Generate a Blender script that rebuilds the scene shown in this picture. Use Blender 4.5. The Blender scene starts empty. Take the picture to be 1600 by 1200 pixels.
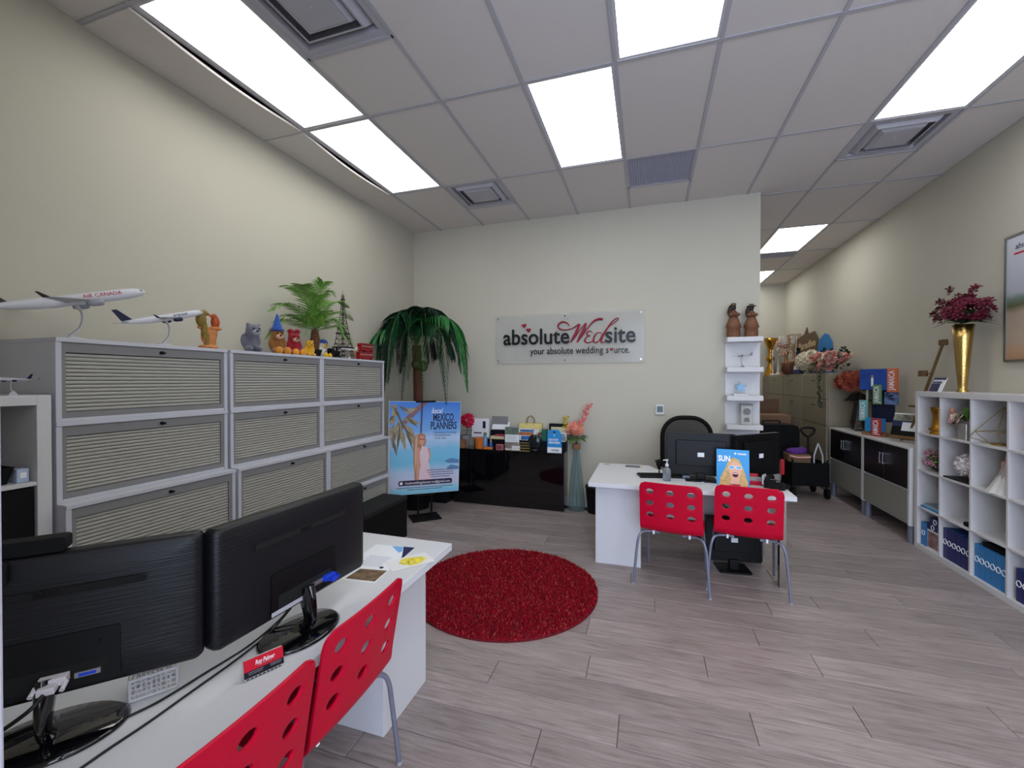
import bpy, bmesh, math, random
from mathutils import Vector, Matrix, Euler
R_ = random.Random(7)
C = bpy.context.scene.collection
scene = bpy.context.scene
PI = math.pi

# ------------------------------------------------------------------ camera
EYE = Vector((0, 0, 1.53))
FPX, VX, VY = 667.6, 1012.0, 594.0          # focal length in pixels, vanishing point of the room's depth axis
yaw = math.atan((VX-800)/FPX)
pit = -math.atan((600-VY)/math.hypot(FPX, VX-800))
F0 = Vector((-math.sin(yaw), math.cos(yaw), 0)); RT = Vector((math.cos(yaw), math.sin(yaw), 0))
FW = F0*math.cos(pit)+Vector((0, 0, 1))*math.sin(pit); UP = RT.cross(FW)
cam = bpy.data.cameras.new('camera'); cam.sensor_fit = 'HORIZONTAL'; cam.sensor_width = 36
cam.lens = 36*FPX/1600; cam.clip_start = 0.02
camo = bpy.data.objects.new('camera', cam); C.objects.link(camo)
m3 = Matrix((RT, UP, -FW)).transposed()
camo.matrix_world = Matrix.Translation(EYE) @ m3.to_4x4()
scene.camera = camo

def ray(px, py): return FW*FPX + RT*(px-800) + UP*(600-py)
def atz(px, py, z):
    d = ray(px, py); return EYE + d*((z-EYE.z)/d.z)
def aty(px, py, y):
    d = ray(px, py); return EYE + d*(y/d.y)
def atx(px, py, x):
    d = ray(px, py); return EYE + d*(x/d.x)

# ------------------------------------------------------------------ light and exposure
scene.view_settings.view_transform = 'Standard'
scene.view_settings.look = 'None'
scene.view_settings.gamma = 1
scene.view_settings.use_curve_mapping = False
scene.view_settings.exposure = 0.9
PANEL_W = 3.9                                # emission of the ceiling light panels
world = bpy.data.worlds.new('world'); scene.world = world; world.use_nodes = True
bg = world.node_tree.nodes['Background']
bg.inputs[0].default_value = (0.66, 0.77, 1.0, 1); bg.inputs[1].default_value = 3.2
pl = bpy.data.lights.new('storefront_daylight', 'AREA'); pl.shape = 'RECTANGLE'; pl.size = 3.3; pl.size_y = 2.9
pl.cycles.is_portal = True                   # daylight of the world enters through the glazed shop front behind the camera
po = bpy.data.objects.new('storefront_daylight', pl); C.objects.link(po)
po.location = (1.08, -1.55, 1.6); po.rotation_euler = (PI/2, 0, 0)

# ------------------------------------------------------------------ materials
def lin(c):
    return tuple(((v/255)/12.92 if v/255 <= .04045 else ((v/255+.055)/1.055)**2.4) for v in c[:3]) + (1,)
MATS = {}
def mat(name, rgb=(128, 128, 128), rough=.5, metal=0, var=0, vscale=20, bump=0, bscale=60, trans=0, alpha=1,
        coat=0, emit=None, estr=0, stretch=(1, 1, 1), ior=1.45, spec=None, vary=0, sheen=0):
    if name in MATS: return MATS[name]
    m = bpy.data.materials.new(name); m.use_nodes = True; MATS[name] = m
    nt = m.node_tree; b = nt.nodes['Principled BSDF']; L = nt.links
    col = lin(rgb)
    b.inputs['Base Color'].default_value = col
    b.inputs['Roughness'].default_value = rough; b.inputs['Metallic'].default_value = metal
    b.inputs['Transmission Weight'].default_value = trans; b.inputs['Alpha'].default_value = alpha
    b.inputs['Coat Weight'].default_value = coat; b.inputs['IOR'].default_value = ior
    if sheen: b.inputs['Sheen Weight'].default_value = sheen
    if spec is not None: b.inputs['Specular IOR Level'].default_value = spec
    if emit: b.inputs['Emission Color'].default_value = lin(emit); b.inputs['Emission Strength'].default_value = estr
    if var or bump or vary:
        tc = nt.nodes.new('ShaderNodeTexCoord'); mp = nt.nodes.new('ShaderNodeMapping')
        mp.inputs['Scale'].default_value = stretch; L.new(tc.outputs['Object'], mp.inputs['Vector'])
    last = None
    if var:
        n = nt.nodes.new('ShaderNodeTexNoise'); n.inputs['Scale'].default_value = vscale; n.inputs['Detail'].default_value = 5
        L.new(mp.outputs[0], n.inputs['Vector'])
        mr = nt.nodes.new('ShaderNodeMapRange'); mr.inputs['From Min'].default_value = .25; mr.inputs['From Max'].default_value = .75
        mr.inputs['To Min'].default_value = 1-var; mr.inputs['To Max'].default_value = 1+var
        L.new(n.outputs[0], mr.inputs['Value']); last = mr.outputs[0]
    if vary:
        oi = nt.nodes.new('ShaderNodeObjectInfo'); mr2 = nt.nodes.new('ShaderNodeMapRange')
        mr2.inputs['To Min'].default_value = 1-vary; mr2.inputs['To Max'].default_value = 1+vary
        L.new(oi.outputs['Random'], mr2.inputs['Value'])
        if last:
            mu = nt.nodes.new('ShaderNodeMath'); mu.operation = 'MULTIPLY'; L.new(last, mu.inputs[0]); L.new(mr2.outputs[0], mu.inputs[1]); last = mu.outputs[0]
        else: last = mr2.outputs[0]
    if last:
        vm = nt.nodes.new('ShaderNodeVectorMath'); vm.operation = 'SCALE'; vm.inputs[0].default_value = col[:3]
        L.new(last, vm.inputs['Scale']); L.new(vm.outputs[0], b.inputs['Base Color'])
    if bump:
        n2 = nt.nodes.new('ShaderNodeTexNoise'); n2.inputs['Scale'].default_value = bscale; n2.inputs['Detail'].default_value = 4
        L.new(mp.outputs[0], n2.inputs['Vector'])
        bp = nt.nodes.new('ShaderNodeBump'); bp.inputs['Strength'].default_value = bump; bp.inputs['Distance'].default_value = .004
        L.new(n2.outputs[0], bp.inputs['Height']); L.new(bp.outputs[0], b.inputs['Normal'])
    return m

# ------------------------------------------------------------------ mesh helpers
class MB:
    def __init__(s): s.v = []; s.f = []; s.m = []; s.sm = []
    def add(s, vs, fs, mi=0, smooth=False, M=None):
        o = len(s.v)
        s.v += [tuple(M @ Vector(v)) if M else tuple(v) for v in vs]
        for f in fs: s.f.append(tuple(i+o for i in f)); s.m.append(mi); s.sm.append(smooth)
        return s
    def box(s, lo, hi, mi=0, M=None):
        x0, y0, z0 = lo; x1, y1, z1 = hi
        vs = [(x0, y0, z0), (x1, y0, z0), (x1, y1, z0), (x0, y1, z0), (x0, y0, z1), (x1, y0, z1), (x1, y1, z1), (x0, y1, z1)]
        return s.add(vs, [(0, 3, 2, 1), (4, 5, 6, 7), (0, 1, 5, 4), (1, 2, 6, 5), (2, 3, 7, 6), (3, 0, 4, 7)], mi, False, M)
    def cbox(s, c, d, mi=0, M=None):
        return s.box([c[i]-d[i]/2 for i in range(3)], [c[i]+d[i]/2 for i in range(3)], mi, M)
    def tube(s, pts, r, n=8, mi=0, M=None, cap=True, flat=1.0):
        pts = [Vector(p) for p in pts]; rs = r if isinstance(r, (list, tuple)) else [r]*len(pts)
        vs = []; fs = []; up = None
        for i, p in enumerate(pts):
            t = (pts[min(i+1, len(pts)-1)]-pts[max(i-1, 0)])
            t = t.normalized() if t.length > 1e-9 else Vector((0, 0, 1))
            if up is None:
                up = Vector((0, 0, 1)) if abs(t.z) < .9 else Vector((1, 0, 0))
            a = t.cross(up)
            if a.length < 1e-6: a = t.orthogonal()
            a.normalize(); b = a.cross(t).normalized(); up = b
            for k in range(n):
                w = 2*PI*k/n; vs.append(p+a*math.cos(w)*rs[i]+b*math.sin(w)*rs[i]*flat)
        for i in range(len(pts)-1):
            for k in range(n):
                fs.append((i*n+k, i*n+(k+1) % n, (i+1)*n+(k+1) % n, (i+1)*n+k))
        s.add(vs, fs, mi, n > 5, M)
        if cap:
            s.add(vs[:n], [tuple(range(n-1, -1, -1))], mi, False, M); s.add(vs[-n:], [tuple(range(n))], mi, False, M)
        return s
    def lathe(s, prof, n=24, c=(0, 0, 0), mi=0, M=None, smooth=True, sy=1.0):
        vs = []; fs = []
        for r, z in prof:
            for k in range(n):
                w = 2*PI*k/n; vs.append((c[0]+r*math.cos(w), c[1]+r*sy*math.sin(w), c[2]+z))
        for i in range(len(prof)-1):
            for k in range(n): fs.append((i*n+k, i*n+(k+1) % n, (i+1)*n+(k+1) % n, (i+1)*n+k))
        s.add(vs, fs, mi, smooth, M)
        if prof[0][0] > 1e-5: s.add(vs[:n], [tuple(range(n-1, -1, -1))], mi, False, M)
        if prof[-1][0] > 1e-5: s.add(vs[-n:], [tuple(range(n))], mi, False, M)
        return s
    def ell(s, c, r, n=16, k=10, mi=0, M=None):
        if not isinstance(r, (list, tuple)): r = (r, r, r)
        vs = [(c[0], c[1], c[2]-r[2])]; fs = []
        for i in range(1, k):
            a = -PI/2+PI*i/k
            for j in range(n):
                w = 2*PI*j/n; vs.append((c[0]+r[0]*math.cos(a)*math.cos(w), c[1]+r[1]*math.cos(a)*math.sin(w), c[2]+r[2]*math.sin(a)))
        vs.append((c[0], c[1], c[2]+r[2]))
        for j in range(n): fs.append((0, 1+(j+1) % n, 1+j))
        for i in range(k-2):
            for j in range(n): fs.append((1+i*n+j, 1+i*n+(j+1) % n, 1+(i+1)*n+(j+1) % n, 1+(i+1)*n+j))
        for j in range(n): fs.append((1+(k-2)*n+j, 1+(k-2)*n+(j+1) % n, len(vs)-1))
        return s.add(vs, fs, mi, True, M)
    def prism(s, out, d0, d1, mi=0, M=None):          # outline in local xy, extruded along local z
        n = len(out); vs = [(x, y, d0) for x, y in out]+[(x, y, d1) for x, y in out]
        fs = [tuple(range(n-1, -1, -1)), tuple(range(n, 2*n))]+[(i, (i+1) % n, n+(i+1) % n, n+i) for i in range(n)]
        return s.add(vs, fs, mi, False, M)
    def poly(s, pts, mi=0, M=None): return s.add(pts, [tuple(range(len(pts)))], mi, False, M)
    def mesh(s, name, mats):
        me = bpy.data.meshes.new(name); me.from_pydata(s.v, [], s.f)
        for m in (mats if isinstance(mats, (list, tuple)) else [mats]): me.materials.append(m)
        me.polygons.foreach_set('material_index', s.m); me.polygons.foreach_set('use_smooth', s.sm); me.update()
        return me
    def build(s, name, mats, parent=None, bevel=0, loc=None):
        return link(name, s.mesh(name, mats), parent, bevel, loc)
def link(name, me, parent=None, bevel=0, loc=None):
    o = bpy.data.objects.new(name, me); C.objects.link(o)
    if parent: o.parent = parent
    if loc: o.location = loc
    if bevel:
        b = o.modifiers.new('bevel', 'BEVEL'); b.width = bevel; b.segments = 2; b.limit_method = 'ANGLE'; b.angle_limit = .7
    return o
def tag(o, label, cat, group=None):
    o['label'] = label; o['category'] = cat
    if group: o['group'] = group
    return o
def thing(name, label, cat, loc=(0, 0, 0), rz=0, group=None, rot=None):
    o = bpy.data.objects.new(name, None); o.empty_display_size = .05; C.objects.link(o); o.location = loc
    o.rotation_euler = rot if rot else (0, 0, rz)
    return tag(o, label, cat, group)
def struct(o): o['kind'] = 'structure'; return o
def stuff(o): o['kind'] = 'stuff'; return o
def copy_tree(o, parent=None):
    c = o.copy(); C.objects.link(c); c.parent = parent
    for ch in [x for x in o.children]: copy_tree(ch, c)
    return c
def T(x=0, y=0, z=0): return Matrix.Translation((x, y, z))
def RX(a): return Matrix.Rotation(a, 4, 'X')
def RY(a): return Matrix.Rotation(a, 4, 'Y')
def RZ(a): return Matrix.Rotation(a, 4, 'Z')
def frame(o, xdir, ydir):                      # matrix with local x along xdir, local y along ydir
    x = Vector(xdir).normalized(); y = Vector(ydir); y = (y-x*y.dot(x)).normalized(); z = x.cross(y)
    return Matrix.Translation(o) @ Matrix((x, y, z)).transposed().to_4x4()
def bez(p0, p1, p2, p3, n=12):
    p0, p1, p2, p3 = map(Vector, (p0, p1, p2, p3)); out = []
    for i in range(n+1):
        t = i/n; out.append(p0*(1-t)**3+p1*3*t*(1-t)**2+p2*3*t*t*(1-t)+p3*t**3)
    return out
def smooth_path(pts, n=6):                     # Catmull-Rom through the points
    P = [Vector(p) for p in pts]; P = [P[0]*2-P[1]]+P+[P[-1]*2-P[-2]]; out = []
    for i in range(1, len(P)-2):
        a, b, c, d = P[i-1:i+3]
        for k in range(n):
            t = k/n; out.append(.5*((2*b)+(c-a)*t+(2*a-5*b+4*c-d)*t*t+(3*b-a-3*c+d)*t**3))
    out.append(P[-2]); return out
def text(body, size, M, m, parent, name='lettering', align='CENTER', ext=.0006, width=None, bold=0, shear=0):
    cu = bpy.data.curves.new('t', 'FONT'); cu.body = body; cu.size = size; cu.align_x = align; cu.align_y = 'CENTER'
    cu.extrude = ext; cu.offset = bold; cu.resolution_u = 3; cu.shear = shear
    o = bpy.data.objects.new('t', cu); C.objects.link(o); bpy.context.view_layer.update()
    me = bpy.data.meshes.new_from_object(o); bpy.data.objects.remove(o); bpy.data.curves.remove(cu)
    me.name = name; me.materials.clear(); me.materials.append(m)
    if width and len(me.vertices):
        xs = [v.co.x for v in me.vertices]; w = max(xs)-min(xs)
        for v in me.vertices: v.co.x *= width/w
    me.transform(M)
    return link(name, me, parent)

# common materials
M_white = mat('white_laminate', (202, 200, 201), .38)
M_whitep = mat('white_paint_metal', (205, 205, 212), .4)
M_black = mat('black_plastic', (9, 9, 12), .45, spec=.3)
M_blackm = mat('black_matte', (10, 10, 12), .75, spec=.25)
M_gloss = mat('black_gloss', (7, 7, 10), .06, coat=.5)
M_chrome = mat('chrome', (190, 190, 195), .18, 1)
M_steel = mat('grey_painted_steel', (120, 124, 140), .35, .3)
M_gold = mat('gold_metal', (205, 150, 60), .22, 1)
M_red = mat('red_lacquer', (188, 0, 42), .4, spec=.25)
M_dark = mat('dark_void', (10, 10, 10), .9)
M_paper = mat('white_paper', (225, 227, 232), .7)
M_ink = mat('black_ink', (12, 12, 14), .6)
M_wink = mat('white_ink', (240, 240, 242), .6)
M_glass = mat('clear_glass', (235, 240, 240), .03, trans=1)
M_leaf = mat('green_leaf', (40, 78, 34), .5, var=.3, vscale=30)
M_wood = mat('brown_wood', (106, 78, 44), .55, var=.25, vscale=30, stretch=(1, 1, .1))
M_card = mat('cardboard', (134, 98, 66), .8, var=.08)
M_navy = mat('navy_print', (22, 28, 78), .45)
M_skyb = mat('sky_blue_print', (40, 130, 190), .45)

# ------------------------------------------------------------------ the room
XL, XR, YB, XA, YE, YF, H = -3.055, 2.735, 5.18, 1.148, 10.31, -1.6, 3.54
M_wall = mat('greige_wall_paint', (188, 183, 169), .75, var=.015, vscale=3, bump=.08, bscale=220)
M_tile = mat('ceiling_tile_fibre', (212, 205, 202), .9, var=.03, vscale=160, bump=.25, bscale=260)
M_rail = mat('ceiling_rail_white', (176, 174, 180), .5)
def wall(name, lo, hi):
    return struct(MB().box(lo, hi).build(name, M_wall))
wall('wall_left', (XL-.12, YF, 0), (XL, YB, H+.3))
wall('wall_back', (XL-.12, YB, 0), (XA, YB+.12, H+.3))
wall('wall_passage', (XA-.12, YB+.12, 0), (XA, YE, H+.3))
wall('wall_right', (XR, YF, 0), (XR+.12, YE, H+.3))
wall('wall_end', (XA-.12, YE, 0), (XR+.12, YE+.12, H+.3))
wall('wall_front', (XL-.12, YF-.12, 3.1), (XR+.12, YF, H+.3))
wall('wall_entrance', (XL-.12, -.14, 0), (-.62, -.02, H+.3))
wall('wall_entrance_return', (-.74, YF, 0), (-.62, -.14, H+.3))
M_base = mat('baseboard_white', (205, 203, 204), .5)
struct(MB().box((XL, YB-.014, 0), (XA, YB, .1)).build('baseboard_back', M_base))
struct(MB().box((XR-.014, YF, 0), (XR, 3.3, .1)).build('baseboard_right', M_base))
struct(MB().box((XL, 0, 0), (XL+.014, .36, .1)).build('baseboard_left', M_base))
struct(MB().box((XR-.014, 6.9, 0), (XR, YE, .1)).build('baseboard_passage', M_base))

# floor: individual vinyl planks
floor = struct(MB().box((XL-.1, YF, -.1), (XR+.1, YE+.1, -.008)).build('floor', mat('floor_joint', (70, 62, 56), .8)))
def plank_mat():
    m = bpy.data.materials.new('grey_oak_plank'); m.use_nodes = True; nt = m.node_tree; L = nt.links; b = nt.nodes['Principled BSDF']
    tc = nt.nodes.new('ShaderNodeTexCoord'); oi = nt.nodes.new('ShaderNodeObjectInfo')
    ad = nt.nodes.new('ShaderNodeVectorMath'); ad.operation = 'ADD'
    mv = nt.nodes.new('ShaderNodeMath'); mv.operation = 'MULTIPLY'; mv.inputs[1].default_value = 37
    L.new(oi.outputs['Random'], mv.inputs[0]); L.new(tc.outputs['Object'], ad.inputs[0]); L.new(mv.outputs[0], ad.inputs[1])
    mp = nt.nodes.new('ShaderNodeMapping'); mp.inputs['Scale'].default_value = (2.2, 26, 1); L.new(ad.outputs[0], mp.inputs['Vector'])
    n = nt.nodes.new('ShaderNodeTexNoise'); n.inputs['Scale'].default_value = 2.2; n.inputs['Detail'].default_value = 7; n.inputs['Roughness'].default_value = .62
    n.inputs['Distortion'].default_value = .5
    L.new(mp.outputs[0], n.inputs['Vector'])
    mp2 = nt.nodes.new('ShaderNodeMapping'); mp2.inputs['Scale'].default_value = (1, 2.6, 1); L.new(ad.outputs[0], mp2.inputs['Vector'])
    n2 = nt.nodes.new('ShaderNodeTexNoise'); n2.inputs['Scale'].default_value = 2.4; n2.inputs['Detail'].default_value = 3; L.new(mp2.outputs[0], n2.inputs['Vector'])
    cr = nt.nodes.new('ShaderNodeValToRGB'); e = cr.color_ramp.elements
    e[0].position = .25; e[0].color = lin((112, 98, 95)); e[1].position = .75; e[1].color = lin((166, 154, 152))
    k = e.new(.48); k.color = lin((145, 132, 130))
    L.new(n.outputs[0], cr.inputs[0])
    mr = nt.nodes.new('ShaderNodeMapRange'); mr.inputs['To Min'].default_value = .86; mr.inputs['To Max'].default_value = 1.08
    L.new(oi.outputs['Random'], mr.inputs['Value'])
    mr2 = nt.nodes.new('ShaderNodeMapRange'); mr2.inputs['From Min'].default_value = .3; mr2.inputs['From Max'].default_value = .7
    mr2.inputs['To Min'].default_value = .86; mr2.inputs['To Max'].default_value = 1.06; L.new(n2.outputs[0], mr2.inputs['Value'])
    mu = nt.nodes.new('ShaderNodeMath'); mu.operation = 'MULTIPLY'; L.new(mr.outputs[0], mu.inputs[0]); L.new(mr2.outputs[0], mu.inputs[1])
    sc = nt.nodes.new('ShaderNodeVectorMath'); sc.operation = 'SCALE'; L.new(cr.outputs[0], sc.inputs[0]); L.new(mu.outputs[0], sc.inputs['Scale'])
    L.new(sc.outputs[0], b.inputs['Base Color']); b.inputs['Roughness'].default_value = .42
    bp = nt.nodes.new('ShaderNodeBump'); bp.inputs['Strength'].default_value = .12; bp.inputs['Distance'].default_value = .002
    L.new(n.outputs[0], bp.inputs['Height']); L.new(bp.outputs[0], b.inputs['Normal'])
    return m
M_plank = plank_mat()
PWID, PLEN = .19, 1.22
planks = {}
def plank_mesh(L):
    key = round(L, 3)
    if key not in planks:
        g = .0012; h = L/2-g; w = PWID/2-g; c = .002
        mb = MB(); vs = [(-h, -w, -.008), (h, -w, -.008), (h, w, -.008), (-h, w, -.008), (-h, -w, -c), (h, -w, -c), (h, w, -c), (-h, w, -c),
                         (-h+c, -w+c, 0), (h-c, -w+c, 0), (h-c, w-c, 0), (-h+c, w-c, 0)]
        fs = [(8, 9, 10, 11)]+[(a, (a+1) % 4, 4+(a+1) % 4, 4+a) for a in range(4)]+[(4+a, 4+(a+1) % 4, 8+(a+1) % 4, 8+a) for a in range(4)]
        planks[key] = mb.add(vs, fs).mesh('plank', M_plank)
    return planks[key]
y = 2.197-PWID*8
row = 0
while y < YE:
    x0 = XL if y < YB-PWID else XA
    offs = [0.92, .3, -.35, .62, .05, .78, -.12, .45][row % 8]
    xs = [x for x in [offs+PLEN*k for k in range(-5, 4)] if x0 < x < XR]
    ed = [x0]+xs+[XR]
    for a, b_ in zip(ed, ed[1:]):
        if b_-a < .02: continue
        o = link('plank', plank_mesh(b_-a), floor); o.location = ((a+b_)/2, y+PWID/2, 0)
    y += PWID; row += 1

# ceiling: grid rails, tiles
ceil = struct(MB().box((XL-.1, YF, H+.18), (XR+.1, YE+.1, H+.3)).build('ceiling', mat('plenum_grey', (90, 90, 92), .9)))
CX = [XL]+[1.02+.61*k for k in range(-6, 3)]+[XR]
CY = [YF, -.87, .35, 1.57, 2.79, 4.03, 5.25, 6.47, 7.69, 8.91, 10.13, YE]
tmeshes = {}
def tile(x0, x1, y0, y1):
    key = (round(x1-x0, 3), round(y1-y0, 3))
    if key not in tmeshes:
        w, l = key[0]/2-.004, key[1]/2-.004
        tmeshes[key] = MB().box((-w, -l, 0), (w, l, .016)).mesh('ceiling_tile', M_tile)
    o = link('ceiling_tile', tmeshes[key], ceil); o.location = ((x0+x1)/2, (y0+y1)/2, H+.003)
def sag_tile(x0, x1, y0, y1, d):
    mb = MB(); n = 12; vs = []; fs = []
    for j in range(n+1):
        t = j/n; s_ = d*math.sin(PI*t)**1.2
        for (x, f) in ((x0, 0), ((x0+x1)/2, .4), (x1, 1)):
            vs.append((x, y0+(y1-y0)*t, H+.003-s_*f))
    for j in range(n):
        for k in range(2): fs.append((j*3+k, (j+1)*3+k, (j+1)*3+k+1, j*3+k+1))
    mb.add(vs, fs); o = mb.build('ceiling_tile', M_tile, ceil)
    so = o.modifiers.new('thick', 'SOLIDIFY'); so.thickness = .016; so.offset = -1 if False else 1
SPECIAL = {}
for i, j, what in [(1, 3, 'light'), (1, 4, 'light'), (5, 3, 'light'), (4, 4, 'light'), (8, 4, 'light'), (8, 7, 'light'), (8, 9, 'light'),
                   (8, 2, 'light'), (5, 1, 'light'), (8, 1, 'light'),  # unseen panels, added to light the room from out of view
                   (2, 3, 'vent'), (2, 5, 'vent'), (8, 5, 'vent'), (5, 5, 'grille'), (8, 8, 'slot')]:
    SPECIAL[(i, j)] = what
M_pan = mat('light_diffuser', (240, 240, 240), .5, emit=(250, 252, 250), estr=PANEL_W)
M_pan2 = mat('light_diffuser_dimmer', (240, 240, 240), .5, emit=(250, 252, 246), estr=PANEL_W*.68)
M_lframe = mat('light_frame', (196, 194, 200), .4)
LIGHT_L = {(1, 3): 'bright ceiling panel nearest the left wall, large in the top left',
           (1, 4): 'ceiling light panel over the left filing cabinets, beyond the larger one',
           (5, 3): 'ceiling light panel cut off by the top edge of the photo, centre',
           (4, 4): 'ceiling light panel in the middle of the room ceiling',
           (8, 4): 'ceiling light panel in the top right, before the square air vent',
           (8, 7): 'ceiling light panel over the passage to the back',
           (8, 9): 'farthest ceiling light panel, deep in the passage',
           (8, 2): 'added unseen ceiling light panel by the right wall', (4, 2): 'ceiling light panel overhead of the viewpoint',
           (1, 1): 'ceiling light panel by the left wall behind the viewpoint', (5, 1): 'added unseen ceiling light panel in the middle behind the viewpoint',
           (8, 1): 'added unseen ceiling light panel by the right wall near the shop front'}
def light(x0, x1, y0, y1, key):
    n = LIGHT_L.get(key, 'ceiling light panel behind the viewpoint, out of the photo')
    t = thing('ceiling_light', n, 'ceiling light', ((x0+x1)/2, (y0+y1)/2, H), 0, 'flat ceiling light panels')
    w, l = (x1-x0)/2-.012, (y1-y0)/2-.012; b = .018
    f = MB()
    f.box((-w, -l, 0), (w, -l+b, .05)); f.box((-w, l-b, 0), (w, l, .05)); f.box((-w, -l+b, 0), (-w+b, l-b, .05)); f.box((w-b, -l+b, 0), (w, l-b, .05))
    f.box((-w+b, -l+b, .045), (w-b, l-b, .05)); f.build('frame', M_lframe, t)
    MB().box((-w+b, -l+b, .004), (w-b, l-b, .012)).build('diffuser', M_pan2 if key[0] == 1 else M_pan, t)
M_vent = mat('vent_white_metal', (176, 174, 182), .45)
VENT_L = {(2, 3): 'square four way air vent cut off by the top edge of the photo',
          (2, 5): 'small square air vent in the ceiling near the back left corner',
          (8, 5): 'square air vent in the ceiling by the right wall'}
def vent(x0, x1, y0, y1, key):
    t = thing('air_vent', VENT_L[key], 'air vent', ((x0+x1)/2, (y0+y1)/2, H), 0, 'square ceiling air vents')
    def ring(mb, a, b, z0, z1, mi=0):            # sloped square ring from half size a at z0 to b at z1
        vs = [(-a, -a, z0), (a, -a, z0), (a, a, z0), (-a, a, z0), (-b, -b, z1), (b, -b, z1), (b, b, z1), (-b, b, z1)]
        mb.add(vs, [(k, 4+k, 4+(k+1) % 4, (k+1) % 4) for k in range(4)], mi)
    f = MB(); ring(f, .293, .25, .002, .002); ring(f, .293, .293, .002, .03); ring(f, .25, .25, .002, .06); f.build('frame', M_vent, t)
    for a, b in ((.245, .195), (.19, .14)):
        g = MB(); ring(g, a, b, .05, -.012); ring(g, b, b-.012, -.012, -.012); ring(g, b-.012, a-.012, -.012, .05); g.build('louvre', M_vent, t)
    g = MB(); g.box((-.125, -.125, -.014), (.125, .125, -.008)); ring(g, .15, .125, .02, -.012); g.lathe([(.012, -.02), (.012, -.014)], 10); g.build('centre_plate', M_vent, t)
    MB().box((-.28, -.28, .07), (.28, .28, .075)).build('duct', mat('duct_grey', (150, 148, 152), .8), t)
M_grille = mat('grille_grey', (168, 166, 180), .6)
def grille(x0, x1, y0, y1, lab):
    t = thing('air_grille', lab, 'air grille', ((x0+x1)/2, (y0+y1)/2, H))
    w, l = (x1-x0)/2-.012, (y1-y0)/2-.012
    f = MB(); f.box((-w, -l, 0), (w, -l+.015, .02)); f.box((-w, l-.015, 0), (w, l, .02)); f.box((-w, -l, 0), (-w+.015, l, .02)); f.box((w-.015, -l, 0), (w, l, .02))
    f.build('frame', M_grille, t)
    g = MB(); n = int((2*w-.03)/.022)
    for k in range(n):
        x = -w+.015+(k+.5)*(2*w-.03)/n; g.box((x-.002, -l+.015, .002), (x+.002, l-.015, .014))
    n = int((2*l-.03)/.022)
    for k in range(n):
        q = -l+.015+(k+.5)*(2*l-.03)/n; g.box((-w+.015, q-.002, .002), (w-.015, q+.002, .014))
    g.build('grid', M_grille, t); MB().box((-w, -l, .022), (w, l, .026)).build('back_plate', mat('grille_back', (120, 118, 130), .8), t)
for i in range(len(CX)-1):
    for j in range(len(CY)-1):
        x0, x1, y0, y1 = CX[i], CX[i+1], CY[j], CY[j+1]
        if y1 > YB and x1 <= XA-.1:
            if y0 > YB: continue
            y1 = YB
        elif y1 > YB and x0 < XA and y0 >= YB: x0 = XA
        sp = SPECIAL.get((i, j))
        if sp == 'light': light(x0, x1, y0, y1, (i, j)); continue
        if sp in ('vent', 'grille'):
            ym = y0+.61
            if sp == 'vent': vent(x0, x1, y0, ym, (i, j))
            else: grille(x0, x1, y0, ym, 'grey egg crate return air grille in the ceiling before the sign wall')
            tile(x0, x1, ym, y1)
            MB().box((x0, ym-.012, H-.004), (x1, ym+.012, H+.002)).build('ceiling_rail', M_rail, ceil); continue
        if sp == 'slot':
            grille(x0, x1, y0, y0+.31, 'narrow dark return air grille behind the passage light'); tile(x0, x1, y0+.31, y1)
            continue
        if i == 0 and j in (3, 4): sag_tile(x0+.005, x1-.02, y0+.01, y1-.01, .03); continue
        tile(x0, x1, y0, y1)
for x in CX[1:-1]:
    MB().box((x-.012, YF, H-.004), (x+.012, YE if x > XA else YB, H+.002)).build('ceiling_rail', M_rail, ceil)
for y in CY[1:-1]:
    MB().box((XL if y < YB else XA, y-.012, H-.0045), (XR, y+.012, H+.0015)).build('ceiling_rail', M_rail, ceil)
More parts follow.
